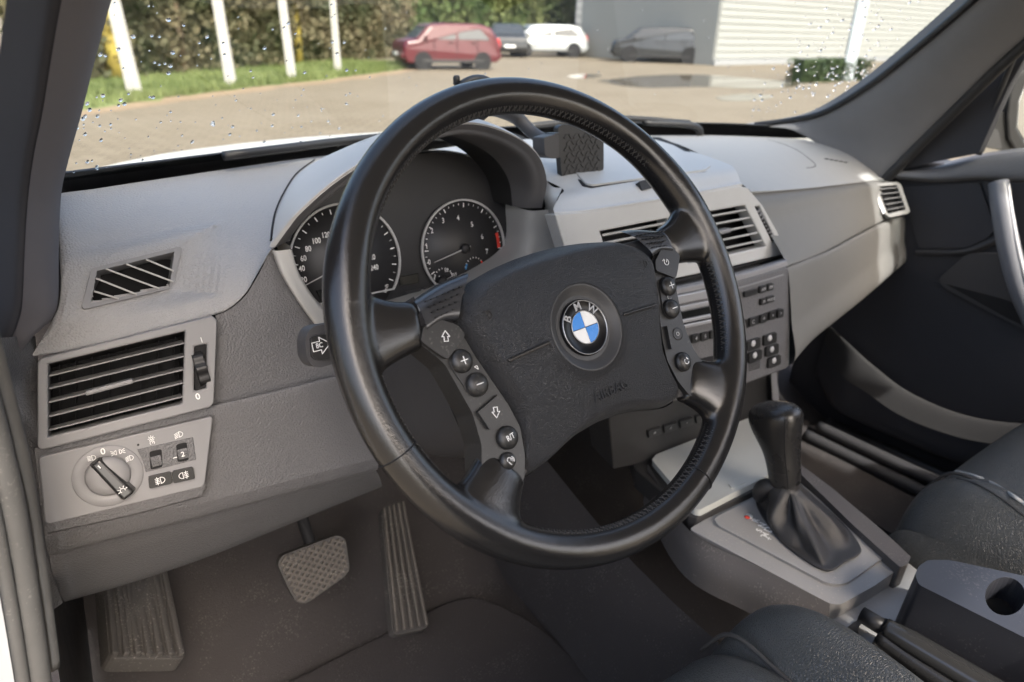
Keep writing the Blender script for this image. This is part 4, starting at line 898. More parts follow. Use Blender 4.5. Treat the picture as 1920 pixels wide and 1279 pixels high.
# ================================================================== STEERING WHEEL (local frame: x right, y up, z to the driver)
TILT = R(31.6); SPIN = R(3.5)
_n = V(0, -math.cos(TILT), math.sin(TILT)); _a = V(1, 0, 0); _b = _n.cross(_a)
_a, _b = _a*math.cos(SPIN)+_b*math.sin(SPIN), _b*math.cos(SPIN)-_a*math.sin(SPIN)
WM = Matrix(((_a.x, _b.x, _n.x, 0), (_a.y, _b.y, _n.y, 0), (_a.z, _b.z, _n.z, 0), (0, 0, 0, 1)))
sw = empty('steering_wheel', label='black leather four-spoke steering wheel with round hub emblem', cat='steering wheel', mw=WM)
Z3 = V(0, 0, 1)
def mm(*p): return V(p[0]/1000, p[1]/1000, (p[2] if len(p) > 2 else 0)/1000)
RR, RT = .1785, .0140
# rim and leather spokes as one skin
bm = bmesh.new()
NT, NP = 200, 24; ring = []
for i in range(NT):
    a = 2*math.pi*i/NT; deg = math.degrees(a) % 360
    g_ = sum(math.exp(-((deg-c+180) % 360-180)**2/(2*9**2)) for c in (22, 158))*.0016+sum(math.exp(-((deg-c+180) % 360-180)**2/(2*10**2)) for c in (221, 319))*.0010
    rt = RT+g_; ring.append([bm.verts.new(((RR-g_*.4+rt*math.cos(p))*math.cos(a), (RR-g_*.4+rt*math.cos(p))*math.sin(a), rt*1.06*math.sin(p))) for p in [2*math.pi*k/NP for k in range(NP)]])
for i in range(NT):
    A, B = ring[i], ring[(i+1) % NT]
    for k in range(NP): bm.faces.new((A[k], B[k], B[(k+1) % NP], A[(k+1) % NP]))
def spoke(path, hw, ht):
    P = cr([mm(*p) for p in path], 14); hw = np.interp(np.linspace(0, 1, 14), np.linspace(0, 1, len(hw)), hw); ht = np.interp(np.linspace(0, 1, 14), np.linspace(0, 1, len(ht)), ht); rg = []
    for i, p in enumerate(P):
        t = (P[min(i+1, 13)]-P[max(i-1, 0)]).normalized(); s = Z3.cross(t).normalized()
        rg.append([bm.verts.new(p+s*hw[i]/1000*math.copysign(abs(math.cos(q))**.75, math.cos(q))+Z3*ht[i]/1000*math.copysign(abs(math.sin(q))**.75, math.sin(q))) for q in [2*math.pi*k/20 for k in range(20)]])
    for A, B in zip(rg, rg[1:]):
        for k in range(20): bm.faces.new((A[k], B[k], B[(k+1) % 20], A[(k+1) % 20]))
    bm.faces.new(rg[0][::-1]); bm.faces.new(rg[-1])
for s in (-1, 1):
    spoke([(s*178, 32, -1), (s*160, 30, -2), (s*146, 28, -3), (s*134, 27, -4), (s*126, 26, -5)], [36, 27, 21, 18, 17], [11, 11.5, 11.5, 11.5, 11])
    spoke([(s*137, -121, 0), (s*126, -110, -1), (s*116, -101, -3), (s*106, -93, -5), (s*98, -87, -7)], [38, 30, 24, 21.5, 20.5], [11, 12, 12, 11.5, 11])
bmesh.ops.recalc_face_normals(bm, faces=bm.faces)
rim = link('rim', from_bm('rim', bm), MT['leather_rim'], sw, local=True, smooth=True)
m = rim.modifiers.new('remesh', 'REMESH'); m.mode = 'VOXEL'; m.voxel_size = .0023; m.use_smooth_shade = True
m = rim.modifiers.new('smooth', 'SMOOTH'); m.factor = .5; m.iterations = 10
# stitched seam on the inside of the rim
bm = bmesh.new(); NS = 210
def rp(a, ph, o=.0004):
    r_ = RT+o; return V((RR+r_*math.cos(ph))*math.cos(a), (RR+r_*math.cos(ph))*math.sin(a), r_*1.06*math.sin(ph))
for i in range(NS):
    a = 2*math.pi*i/NS; d = math.degrees(a)
    if any(abs((d-c+180) % 360-180) < w_ for c, w_ in ((12, 12), (168, 12), (221, 12), (319, 12))): continue
    for s in (-1, 1):
        P, Q = rp(a-s*.008, R(148), .0001), rp(a+s*.008, R(170), .0001); dd = Q-P
        box_bm(bm, Matrix.Translation((P+Q)/2) @ PL((0, 0, 0), dd, dd.orthogonal()).M((0, 0, 0)), dd.length, .0007, .0007)
tag(link('stitching', from_bm('stitch', bm), MT['thread'], rim, local=True), kind='stuff')
for d in (292, 196):
    bm = bmesh.new()
    for k in range(26):
        P, Q = rp(R(d), R(-60+k*9.5), .0001), rp(R(d), R(-60+(k+1)*9.5), .0001); dd = Q-P
        box_bm(bm, Matrix.Translation((P+Q)/2) @ PL((0, 0, 0), dd, dd.orthogonal()).M((0, 0, 0)), dd.length, .0007, .0007)
    link('leather_seam', from_bm('seam', bm), MT['void'], rim, local=True)
# hub shell behind the pad
hs = [(0, 46), (60, 42), (112, 40), (130, 30), (128, 10), (114, -4), (108, -40), (112, -66), (118, -84), (100, -104), (70, -98), (40, -90), (0, -86)]
hs = [(x, y) for x, y in hs]+[(-x, y) for x, y in hs[::-1] if x]
plate('hub_shell', [mm(x, y, -3) for x, y in hs], Z3, .034, MT['dark_trim'], sw, local=True, bevel=.004, taper=-.10)
# airbag cover
half = [(0, 54), (24, 53.2), (48, 50.5), (72, 45.5), (90, 35), (101, 22), (97.5, 2), (91, -22), (83, -48), (80.5, -62), (84, -82), (90, -97), (88, -104), (76, -105), (62, -102), (46, -97), (26, -92.5), (0, -90.5)]
outl = [mm(x, y) for x, y in half]+[mm(-x, y) for x, y in half[-2:0:-1]]
outl = rnd(outl, .006, 3)
EC = mm(0, -15); NA = 180; rays = []
for k in range(NA):
    a = 2*math.pi*k/NA; d = V(math.cos(a), math.sin(a), 0); best = 0
    for i in range(len(outl)):
        p, q = outl[i]-EC, outl[(i+1) % len(outl)]-EC; e = q-p; den = d.x*e.y-d.y*e.x
        if abs(den) < 1e-12: continue
        t = (p.x*e.y-p.y*e.x)/den; u = (p.x*d.y-p.y*d.x)/den
        if t > 0 and -1e-6 <= u <= 1+1e-6: best = max(best, t)
    rays.append((d, best))
DR = .0345
def padz(P, edge):
    top = .0155-.000055*((P.y*1000-10)/10)**2*2.2-.00000020*(P.x*1000)**2*1.2
    top -= .007*max(0, (P.y*1000-18)/36)**2
    return top-.019*(max(0, 1-edge/.012))**2.2
vs, fs = [], []
prof = [(.0005, .0095), (.012, .0095), (.0222, .0094), (.0225, .0094), (.0255, .0100), (.030, .0128), (.0325, .0145), (DR-.0001, .0154), (DR, .0100)]
rows = 1; NR = 26
for d, b in rays: vs.append(EC+d*DR+Z3*.0156)
for j in range(1, NR+1):
    for d, b in rays:
        t = j/NR; t = 1-(1-t)**1.6; r_ = DR+(b-DR)*t; P = EC+d*r_; z = padz(P, (b-r_)*.92); z0 = min(1, (r_-DR)/.006); vs.append(P+Z3*(z*z0+.0156*(1-z0)))
for d, b in rays: vs.append(EC+d*b+Z3*-.016)
n_rows = rows+NR+1
for j in range(n_rows-1):
    for k in range(NA): fs.append((j*NA+k, j*NA+(k+1) % NA, (j+1)*NA+(k+1) % NA, (j+1)*NA+k))
bm = bmesh.new(); bm.from_mesh(mesh('pad', vs, fs)); bmesh.ops.recalc_face_normals(bm, faces=bm.faces)
pad = link('airbag_cover', from_bm('pad', bm), MT['leather_pad'], sw, local=True, smooth=True)
lathe('emblem_dish', Matrix.Translation(EC), prof[::-1][:-1]+[(.0005, .0095)], MT['dish_plastic'], pad, n=72, local=True)
def pz(x, y): return padz(mm(x, y), .04)*1000
TI = lambda x, y, z=0, rot=0: Matrix.Translation(mm(x, y, z)) @ Matrix.Rotation(rot, 4, 'Z')
text('embossed_lettering', 'AIRBAG', .0118, TI(6, -68, pz(6, -68)-.2), MT['leather_pad'], pad, ext=.0014, local=True, sx=.9)
for s in (-1, 1):
    zz = pz(s*58, -17)
    boxo('cover_groove', (s*.0575, -.017, (zz+.3)/1000), (.039, .0030, .0030), MT['leather_smooth'], pad, .0013, local=True, rot=Matrix.Rotation(s*R(-3), 4, 'Z') @ Matrix.Rotation(s*R(2.2), 4, 'Y'))
    strokes('horn_mark', [arc(0, 0, .0028, 90, -90, 8), [(0, .0028), (0, -.0028)], [(-.004, .003), (.004, .003)]], .0006, TI(s*80, 17, pz(80, 17)-.1), MT['leather_smooth'], pad, local=True, th=.0012)
# emblem
em = lathe('emblem', TI(0, -15, 9.4), [(.0222, -.001), (.0222, .0022), (.0216, .0032), (.0208, .0034), (.0204, .0026), (.0132, .0026), (.0005, .0026)], MT['emblem_black'], pad, n=64, local=True)
lathe('emblem_ring', TI(0, -15, 9.4), [(.0205, .0024), (.0206, .0031), (.0209, .0036), (.0212, .0036), (.0214, .0031)], MT['silver'], pad, n=64, local=True, cap=False)
for k, mt in ((0, 'emblem_white'), (1, 'emblem_blue'), (2, 'emblem_white'), (3, 'emblem_blue')):
    P = [V(.00025, .00025, 0)]+[V(.0125*math.cos(R(x)), .0125*math.sin(R(x)), 0) for x in np.linspace(1.2, 88.8, 14)]
    M = TI(0, -15, 12.6, R(90*k)); plate('emblem_quarter', [M @ p for p in P], Z3, .0008, MT[mt], pad, local=True, bevel=.0001)
lathe('emblem_ring', TI(0, -15, 12.2), [(.0126, 0), (.0126, .0006), (.0131, .0006), (.0131, 0)], MT['silver'], pad, n=48, local=True, cap=False)
for ch, a in (('B', 142), ('M', 92), ('W', 42)):
    text('emblem_letter', ch, .0092, TI(.0167*1000*math.cos(R(a)), -15+16.7*math.sin(R(a)), 12.2, R(a-90)), MT['silver'], pad, ext=.0003, local=True, bold=.0001)
# inserts, button pods and buttons, both sides
def LP(pts, z): return [mm(x, y, z) for x, y in pts]
def side(s):
    f = lambda pts: [(s*x, y) for x, y in pts]
    rws = [[(s*121, 44, -8), (s*98, 50, -8), (s*74, 52, -6)], [(s*123, 41, 0), (s*99, 47, 1), (s*77, 50, 2)], [(s*124, 35, 5), (s*101, 40.5, 6), (s*83, 44, 7)], [(s*124.5, 28, 7), (s*105, 33, 7.5), (s*91, 35.5, 8)], [(s*125, 21, 7), (s*112, 24.5, 7.5), (s*99, 22.5, 8)], [(s*125, 19, -2), (s*112, 22, -2), (s*99, 20, -2)]]
    pl_ = loft('spoke_insert', [[mm(*p) for p in r_] for r_ in rws], MT['leather_insert'], sw, nu=20, nv=24, local=True, flip=(s > 0))
    plate('insert_gap', LP(f([(128, 16), (128, 42), (120, 46), (120, 16)]), -5), Z3, .02, MT['void'], sw, local=True, bevel=0)
    L = []
    for j in range(4):
        for i in range(9):
            x = 84+i*4.8-j*1.0; y = 42.5-j*4.2-(x-84)*.10
            if x < 122-j*1.5 and y > 24 and x > 84+j*4.0: L.append([(s*x/1000, y/1000), (s*(x+2.2)/1000, (y-.1)/1000)])
    strokes('perforation', L, .0007, TI(0, 0, 8.3), MT['void'], pl_, local=True, th=.003)
    pod = f([(133, 16), (127, 25), (112, 25.5), (100, 18), (94, -8), (82, -48), (79, -66), (83, -86), (90, -101), (96, -104), (120, -84), (113, -66), (111.5, -44), (119, -5)])
    p_ = plate('button_pod', rnd(LP(pod, 2.5), .003), Z3, .026, MT['button_black'], sw, local=True, bevel=.0022, seg=3)
    ub = plate('arrow_button', rnd(LP(f([(132, 15), (126, 24), (112, 24.5), (101, 17), (98, 9), (117.5, -3), (123, 3)]), 6.5), .0025), Z3, .008, MT['button_black'], p_, local=True, bevel=.0012)
    db = plate('arrow_button', rnd(LP(f([(88.5, -38), (109, -44), (105, -58.5), (84.5, -58)]), 6.2), .0012), Z3, .009, MT['button_black'], p_, local=True, bevel=.001)
    # oval surround with two domed keys
    ov = []
    A, B = V(s*.1070, -.0072, 0), V(s*.1015, -.0262, 0); d = (B-A).normalized(); q = V(-d.y, d.x, 0)
    for k in range(13): an = math.pi*k/12; ov.append(A+(q*math.cos(an)-d*math.sin(an))*.0088)
    for k in range(13): an = math.pi*k/12; ov.append(B+(-q*math.cos(an)+d*math.sin(an))*.0088)
    plate('key_surround', [p+Z3*.0036 for p in ov], Z3, .003, MT['black_plastic'], p_, local=True, bevel=.0006)
    dome = [(.0084, 0), (.0084, .0022), (.0074, .0040), (.005, .0052), (.0025, .0057), (.0004, .0058)]
    for P, ch in ((A, '+'), (B, '-')):
        lathe('round_key', Matrix.Translation(P+Z3*.0034), dome, MT['button_black'], p_, n=32, local=True)
        L = [[(-.0027, 0), (.0027, 0)]]+([[(0, -.0027), (0, .0027)]] if ch == '+' else [])
        strokes('key_mark', L, .0006, Matrix.Translation(P+Z3*.0092), MT['print_white'], p_, local=True)
    def arrow(x, y, z, up, par):
        a_ = [(-.0030, -.0008), (0, .0034), (.0030, -.0008), (.0014, -.0008), (.0016, -.0040), (-.0016, -.0040), (-.0014, -.0008), (-.0030, -.0008)]
        strokes('key_mark', [[(p, q_*up) for p, q_ in a_]], .00045, TI(x, y, z, R(-14 if s < 0 else 14)), MT['print_white'], par, local=True)
    small = [(r_*.74, z*.8) for r_, z in dome]
    if s < 0:
        arrow(-113, 13, 6.7, 1, ub); arrow(-96, -49.5, 6.4, -1, db)
        strokes('key_mark', [[(-.0012, .001), (.0012, .001), (.0012, -.0016), (-.0012, .001)]], .0004, TI(-97.6, -15, 4.2), MT['print_white'], p_, local=True)
        lathe('round_key', TI(-92.5, -69, 2.4), dome, MT['button_black'], p_, n=32, local=True)
        text('key_mark', 'R/T', .0058, TI(-92.5, -69, 8.3, R(8)), MT['print_white'], p_, local=True, sx=.8)
        lathe('round_key', TI(-98.5, -84, 2.4), small, MT['button_black'], p_, n=28, local=True)
        strokes('key_mark', [arc(-.0005, .0008, .0016, -30, 200, 8), [(-.0014, -.0006), (.0002, -.0030)], arc(.001, 0, .0014, -40, 60, 5), arc(.001, 0, .0024, -40, 60, 5)], .00045, TI(-98.5, -84, 7.0), MT['print_white'], p_, local=True)
    else:
        strokes('key_mark', [arc(0, 0, .0026, 120, 420, 12), [(0, 0), (.0014, .0016)], [(-.004, .002), (-.002, .003)]], .00045, TI(113, 13, 6.7), MT['print_white'], ub, local=True)
        lathe('round_key', TI(97, -48, 5.6), [(.0055, 0), (.0055, .0012), (.004, .0006), (.0004, .0004)], MT['black_plastic'], p_, n=24, local=True)
        strokes('key_mark', [arc(0, 0, .0016, 0, 360, 8)], .0005, TI(97, -48, 6.6), MT['print_grey'], p_, local=True)
        strokes('key_mark', [arc(0, 0, .0020, 60, 330, 8)], .00045, TI(104.5, -16.5, 4.4), MT['print_grey'], p_, local=True)
        lathe('round_key', TI(94.5, -72, 2.4), dome, MT['button_black'], p_, n=32, local=True)
        strokes('key_mark', [arc(0, 0, .0024, 130, 330, 10), [(.0022, .0012), (.0008, .0026)]], .0006, TI(94.5, -72, 8.3), MT['print_white'], p_, local=True)
side(-1); side(1)
# ================================================================== COLUMN AND STALK
col = empty('steering_column', (0, .15, -.12), 'dark grey steering column shroud behind the wheel', 'column')
def cs(z, x, y0, y1, k=.55):
    out = []
    for i in range(24):
        a = 2*math.pi*i/24; cx, cy = math.cos(a), math.sin(a); X_ = x*math.copysign(abs(cx)**k, cx); Y_ = (y0+y1)/2+(y1-y0)/2*math.copysign(abs(cy)**k, cy); out.append(WM @ mm(X_, Y_, z))
    return out
loft('shroud', [cs(-42, 40, -55, 30), cs(-44, 66, -82, 44), cs(-80, 72, -92, 50), cs(-150, 76, -100, 52), cs(-215, 74, -96, 46), cs(-260, 66, -90, 40)], MT['dark_trim'], col, nu=48, closed=True, nv=24, caps=True)
loft('shroud_seam', [cs(-100, 74.6, -96, 51.6), cs(-103, 74.8, -96.4, 51.8)], MT['void'], col, nu=48, closed=True, straight=True)
sk = empty('indicator_stalk', WM @ mm(-70, 20, -75), 'dark indicator stalk with arrow button left of the wheel', 'stalk')
q0, q1 = WM @ mm(-60, 14, -78), at(583, 648, Y=.085)
tube('stalk_arm', [q0, q0.lerp(q1, .5)+V(0, -.004, 0), q0.lerp(q1, .85)], [.010, .012, .0145], MT['dark_trim'], sk, n=20, up=(0, -1, .3), ell=1)
vT = PL(at(600, 650, Y=.072), (1, .02, 0), (0, .35, 1))
pp('stalk_end', vT, [(573, 636), (580, 618), (592, 610), (640, 604), (645, 676), (600, 690), (585, 686), (574, 668)], -.002, .020, MT['dark_trim'], sk, rad=.004, bevel=.004)
pp('stalk_button', vT, [(583, 634), (590, 630), (640, 622), (640, 668), (600, 676), (585, 672)], .0015, .006, MT['button_black'], sk, rad=.003, bevel=.0015)
strokes('key_mark', [[(-.006, .0032), (.000, .0032), (.000, .0062), (.0075, 0), (.000, -.0062), (.000, -.0032), (-.006, -.0032), (-.006, .0032)]], .0005, vT.M(vT.at(601, 648, .0018)), MT['print_white'], sk)
text('key_mark', 'BC', .0052, vT.M(vT.at(599, 648, .0018)), MT['print_white'], sk, sx=.8)
# ================================================================== FLOOR, PEDALS
fl = loft('floor', [[V(-.46, -1.1, -.60), V(.36, -1.1, -.60), V(1.14, -1.1, -.60)], [V(-.46, .10, -.60), V(.36, .10, -.60), V(1.14, .10, -.60)], [V(-.46, .36, -.58), V(.36, .36, -.58), V(1.14, .36, -.58)], [V(-.46, .62, -.36), V(.36, .62, -.36), V(1.14, .62, -.36)], [V(-.46, .66, .0), V(.36, .66, .0), V(1.14, .66, 0)]], MT['carpet'], None, nu=30, nv=40)
tag(fl, kind='structure')
mt_ = empty('floor_mat', (-.05, .1, -.597), 'dark brown carpet mat in the driver footwell', 'floor mat')
vF = PL((0, 0, -.596), (1, 0, 0), (0, 1, 0))
plate('mat_pile', rnd([V(-.27, -.4, -.588), V(.14, -.4, -.588), V(.15, .18, -.588), V(.10, .30, -.588), V(-.27, .30, -.588)], .05), V(0, 0, 1), .010, MT['carpet'], mt_, bevel=.002)
# brake
bp_ = empty('brake_pedal', at(590, 1065, Y=.33), 'wide brake pedal with worn cross-hatched rubber pad', 'pedal')
vB = PL(at(588, 1066, Y=.335), (1, 0, 0), (0, .55, 1))
pp('pedal_pad', vB, [(520, 1058), (528, 1042), (632, 1003), (648, 1010), (656, 1066), (648, 1080), (575, 1132), (556, 1130), (543, 1108)], 0, .014, MT['rubber'], bp_, rad=.008, bevel=.003)
c_ = vB.loc(vB.at(588, 1066)); PADP = [vB.loc(vB.at(588+(x-588)*.93, 1066+(y-1066)*.93)) for x, y in ((520, 1058), (528, 1042), (632, 1003), (648, 1010), (656, 1066), (648, 1080), (575, 1132), (556, 1130), (543, 1108))]
for s, an in ((1, R(38)), (-1, R(-38))):
    bm = bmesh.new()
    for k in range(-8, 9):
        o = V(math.cos(an+R(90)), math.sin(an+R(90)), 0)*k*.0068; t_ = V(math.cos(an), math.sin(an), 0); l0, l1 = -.06, .06
        # clip to the pad
        ok = [q for q in np.linspace(-.07, .07, 113) if inpoly((c_[0]+o.x+t_.x*q, c_[1]+o.y+t_.y*q), PADP)]
        if len(ok) < 3: continue
        a_, b_ = ok[0], ok[-1]; P = vB.xy(c_[0]+o.x+t_.x*(a_+b_)/2, c_[1]+o.y+t_.y*(a_+b_)/2, .0012)
        box_bm(bm, vB.M(P, an), b_-a_, .0028, .0050)
    link('tread', from_bm('tread', bm), MT['pedal_rubber'], bp_, bevel=.0006)
pb = vB.at(590, 1045, -.012)
tube('pedal_arm', [pb, pb+V(0, .04, .05), pb+V(-.005, .10, .16), pb+V(-.005, .13, .28)], .008, MT['void'], bp_, n=8)
# accelerator
ac = empty('accelerator_pedal', at(765, 1175, Y=.27), 'long ribbed floor-hinged accelerator pedal', 'pedal')
aT0, aT1, aB0, aB1 = at(714, 952, Y=.40), at(757, 936, Y=.40), at(736, 1192, Y=.235), at(806, 1178, Y=.235)
vA = PL(aB0, aB1-aB0, aT0-aB0)
plate('pedal_plate', rnd([aT0, aT1, aB1, aB0], .012), vA.n, .012, MT['rubber'], ac, bevel=.003)
for k in range(5):
    t = (k+.5)/5; P, Q = aT0.lerp(aT1, t)+vA.n*.002, aB0.lerp(aB1, t)+vA.n*.002
    boxo('rib', (0, 0, 0), ((Q-P).length*.96, .0042, .005), MT['pedal_rubber'], ac, .0015, rot=Matrix.Translation((P+Q)/2) @ PL((0, 0, 0), Q-P, vA.n.cross(Q-P)).M((0, 0, 0)))
# foot rest
fr = empty('foot_rest', at(255, 1150, Y=.36), 'ribbed plastic foot rest at the left of the footwell', 'foot rest')
r0, r1, r2, r3 = at(190, 1060, Y=.44), at(305, 1030, Y=.44), at(205, 1235, Y=.30), at(350, 1235, Y=.30)
vFR = PL(r2, r3-r2, r0-r2)
plate('rest_plate', rnd([r0, r1, r3, r2], .01), vFR.n, .02, MT['rubber'], fr, bevel=.003)
for k in range(7):
    t = (k+.4)/7; P, Q = r0.lerp(r1, t)+vFR.n*.002, r2.lerp(r3, t)+vFR.n*.002
    boxo('rib', (0, 0, 0), ((Q-P).length*.97, .007, .008), MT['rubber'], fr, .002, rot=Matrix.Translation((P+Q)/2) @ PL((0, 0, 0), Q-P, vFR.n.cross(Q-P)).M((0, 0, 0)))
kp = empty('kick_panel', (-.4, .3, -.5), 'black plastic kick panel in the driver footwell', 'panel')
loft('panel_skin', [[V(-.405, .12, -.62), V(-.40, .12, -.40), V(-.39, .20, -.28)], [V(-.395, .35, -.62), V(-.39, .35, -.40), V(-.38, .33, -.26)], [V(-.36, .64, -.62), V(-.36, .64, -.4), V(-.36, .6, -.2)]], MT['black_plastic'], kp, nu=10, nv=14)
boxo('under_cover', (-.02, .47, -.31), (.62, .26, .012), MT['black_soft'], kp, .004)
# driver door aperture: rubber seal and white sill
ds = empty('door_seal', (-.42, -.1, -.5), 'worn grey rubber door seal at the lower left edge', 'door seal')
sl_ = [(-120, 520, .06), (-70, 640, .07), (-28, 780, .08), (10, 930, .085), (32, 1050, .09), (52, 1177, .09), (70, 1300, .09)]
tube('seal_bulb', T(*sl_), .0095, MT['rubber_seal'], ds, n=14, m=50)
tube('seal_lip', [p+V(.010, .02, .0) for p in T(*sl_)], .006, MT['rubber_seal'], ds, n=10, m=50)
tube('seal_edge', [p+V(-.008, -.012, .0) for p in T(*sl_)], .0055, MT['rubber_seal'], ds, n=10, m=50)
bs = empty('body_sill', (-.46, .0, -.5), 'white painted body edge outside the door seal', 'body panel')
loft('painted_flange', [[p+V(-.012, -.022, -.01) for p in T(*sl_)], [p+V(-.04, -.05, -.02) for p in T(*sl_)], [p+V(-.09, -.02, -.02) for p in T(*sl_)], [p+V(-.11, .10, -.02) for p in T(*sl_)]], MT['white_paint'], bs, nu=30, nv=12)
# ================================================================== CENTRE CONSOLE
cn = empty('centre_console', (.36, -.05, -.58), 'grey centre console between the seats with gear selector plate', 'console')
TZ = lambda *p: [at(x, y, Z=z) for x, y, z in p]
# top deck around the selector (slopes down to the rear)
vG = pl3(at(1340, 975, Z=-.350), at(1655, 1043, Z=-.352), at(1580, 1100, Z=-.356))
vG = PL(at(1340, 975, Z=-.350), (1, 0, 0), (0, 1, .03))
pp('console_top', vG, [(1292, 992), (1450, 897), (1492, 884), (1692, 1048), (1686, 1066), (1640, 1098), (1575, 1134), (1556, 1132)], -.002, .03, MT['console_grey'], cn, bevel=.006, rad=.006)
pp('selector_plate', vG, [(1338, 972), (1352, 964), (1470, 908), (1500, 905), (1655, 1036), (1656, 1046), (1590, 1092), (1570, 1096), (1548, 1092), (1345, 984)], .0015, .004, MT['console_grey'], cn, rad=.005, bevel=.001)
# side walls
loft('console_side', [TZ((1215, 870, -.35), (1290, 992, -.352), (1420, 1062, -.353), (1556, 1132, -.354)), [p+V(-.012, -.01, -.02) for p in TZ((1215, 870, -.35), (1290, 992, -.352), (1420, 1062, -.353), (1556, 1132, -.354))], [p+V(-.018, -.015, -.05) for p in TZ((1215, 870, -.35), (1290, 992, -.352), (1420, 1062, -.353), (1556, 1132, -.354))]], MT['console_side'], cn, nu=30, nv=10)
tn = [V(.235, .40, -.36), V(.215, .20, -.40), V(.195, .05, -.41), V(.185, -.15, -.41), V(.18, -.9, -.41)]
loft('tunnel_side', [tn, [p+V(-.03, 0, -.08) for p in tn], [V(p.x-.06, p.y, -.61) for p in tn]], MT['carpet'], cn, nu=24, nv=10)
tn2 = [V(.49, .40, -.36), V(.51, .2, -.40), V(.52, .05, -.41), V(.53, -.15, -.41), V(.53, -.9, -.41)]
loft('tunnel_side', [tn2, [p+V(.03, 0, -.08) for p in tn2], [V(p.x+.05, p.y, -.61) for p in tn2]], MT['carpet'], cn, nu=24, nv=10)
pp('side_rail', vG, [(1484, 872), (1497, 868), (1560, 915), (1652, 992), (1708, 1044), (1702, 1058), (1688, 1064), (1600, 985)], .010, .07, MT['console_side'], cn, rad=.003, bevel=.004)
# rear tray between selector plate and armrest
vZ = PL((.3, -.2, -.378), (1, 0, 0), (0, 1, .0))
pp('rear_tray', vZ, [(1520, 1150), (1560, 1128), (1700, 1050), (1790, 1120), (1720, 1230), (1590, 1260), (1545, 1195)], 0, .02, MT['console_grey'], cn, bevel=.004)
# sloping ashtray lid below the stack
vI = pl3(at(1415, 795, Y=.115), at(1449, 884, Z=-.335), at(1312, 958, Z=-.338))
vI = PL(at(1312, 952, Z=-.338), at(1447, 884, Z=-.338)-at(1312, 952, Z=-.338), at(1230, 866, Y=.155)-at(1312, 952, Z=-.338))
pp('ashtray_lid', vI, [(1222, 862), (1230, 852), (1405, 783), (1420, 788), (1452, 878), (1446, 888), (1312, 956), (1300, 954)], .003, .012, MT['lid_grey'], cn, rad=.004, bevel=.002)
pp('lid_surround', vI, [(1190, 880), (1170, 800), (1400, 750), (1440, 770), (1470, 880), (1455, 900), (1308, 970), (1290, 965)], -.006, .03, MT['black_soft'], cn, bevel=.002)
tb = [vI.at(*p, .0045) for p in ((1365, 906), (1393, 896), (1398, 904), (1372, 915))]
plate('lid_tab', rnd(tb, .002), vI.n, .003, MT['lid_grey'], cn, bevel=.001)
# riser under the stack with its row of switches
vU = PL(at(1300, 790, Y=.150), (1, -.03, 0), (0, -.25, 1))
pp('stack_riser', vU, [(1140, 770), (1300, 735), (1405, 712), (1462, 690), (1456, 770), (1445, 800), (1300, 850), (1150, 880)], -.006, .05, MT['black_soft'], cn, bevel=.002)
loft('riser_post', [[vU.at(*p, .004) for p in ((1446, 700), (1448, 740), (1452, 790))], [vU.at(*p, .004) for p in ((1456, 698), (1458, 738), (1461, 784))], [vU.at(*p, -.04) for p in ((1458, 698), (1460, 738), (1463, 784))]], MT['trim_grey'], cn, nu=10, straight=True)
for k in range(4):
    x = 1216+k*30; y = 818-k*9
    pp('switch', vU, [(x, y-9), (x+24, y-16), (x+25, y-4), (x+1, y+4)], -.002, .006, MT['button_black'], cn, rad=.001, bevel=.001)
    text('lettering', ('III', 'II', '*', 'P')[k], .006, vU.M(vU.at(x+12, y-6, -.0016)), MT['print_grey'], cn)
# gear positions
def glet(s, px, py, sz, mt='print_white', rot=0): text('lettering', s, sz, vG.M(vG.at(px, py, .0019), rot), MT[mt], cn, bold=.00025)
lathe('indicator', vG.M(vG.at(1404, 968, .0016)), [(.0050, 0), (.0050, .0005), (.0002, .0006)], MT['print_white'], cn, n=16)
lathe('indicator', vG.M(vG.at(1401, 970, .0022)), [(.0034, 0), (.0034, .0005), (.0002, .0006)], MT['print_red'], cn, n=12)
for s, x, y, sz, m_ in (('P', 1404, 968, .008, 'print_red'), ('R', 1417, 976, .011, 'print_white'), ('N', 1430, 985, .012, 'print_white'), ('D', 1442, 993, .013, 'print_white'), ('S', 1424, 995, .010, 'print_white'), ('M', 1435, 1003, .010, 'print_white'), ('-', 1426, 1004, .010, 'print_white'), ('+', 1442, 1010, .011, 'print_white')): glet(s, x, y, sz, m_, R(20))
# --- gear lever
gr = empty('gear_lever', at(1490, 985, Z=-.35), 'black leather gear lever with pear-shaped knob and pleated boot', 'gear lever')
# boot: rows from the plate up to the neck
b0 = [vG.at(*p, .002) for p in ((1432, 915), (1418, 945), (1440, 985), (1468, 1020), (1510, 1052), (1552, 1072), (1582, 1055), (1612, 1034), (1580, 985), (1530, 940), (1490, 905), (1455, 898))]
nk = at(1474, 908, X=.362)
def ringp(c, rx, ry, n=12, ph=0):
    out = []
    for i in range(n):
        a = math.pi*.85+2*math.pi*i/n+ph; out.append(c+V(math.cos(a)*rx, math.sin(a)*ry, 0))
    return out
def fit(c, rx, ry):
    out = []
    for p in b0:
        d = V(p.x-c.x, p.y-c.y, 0).normalized(); out.append(c+V(d.x*rx, d.y*ry, 0))
    return out
top = fit(nk, .0165, .0165); bc = sum(b0, Vector())/12
b24 = cr(b0+[b0[0]], 25)[:-1]; t24 = [nk+V((p.x-nk.x), (p.y-nk.y), 0).normalized()*.0165 for p in b24]
rows = [b24, [p+V(0, 0, .003)+(p-bc)*.01 for p in b24]]
N_ = 9
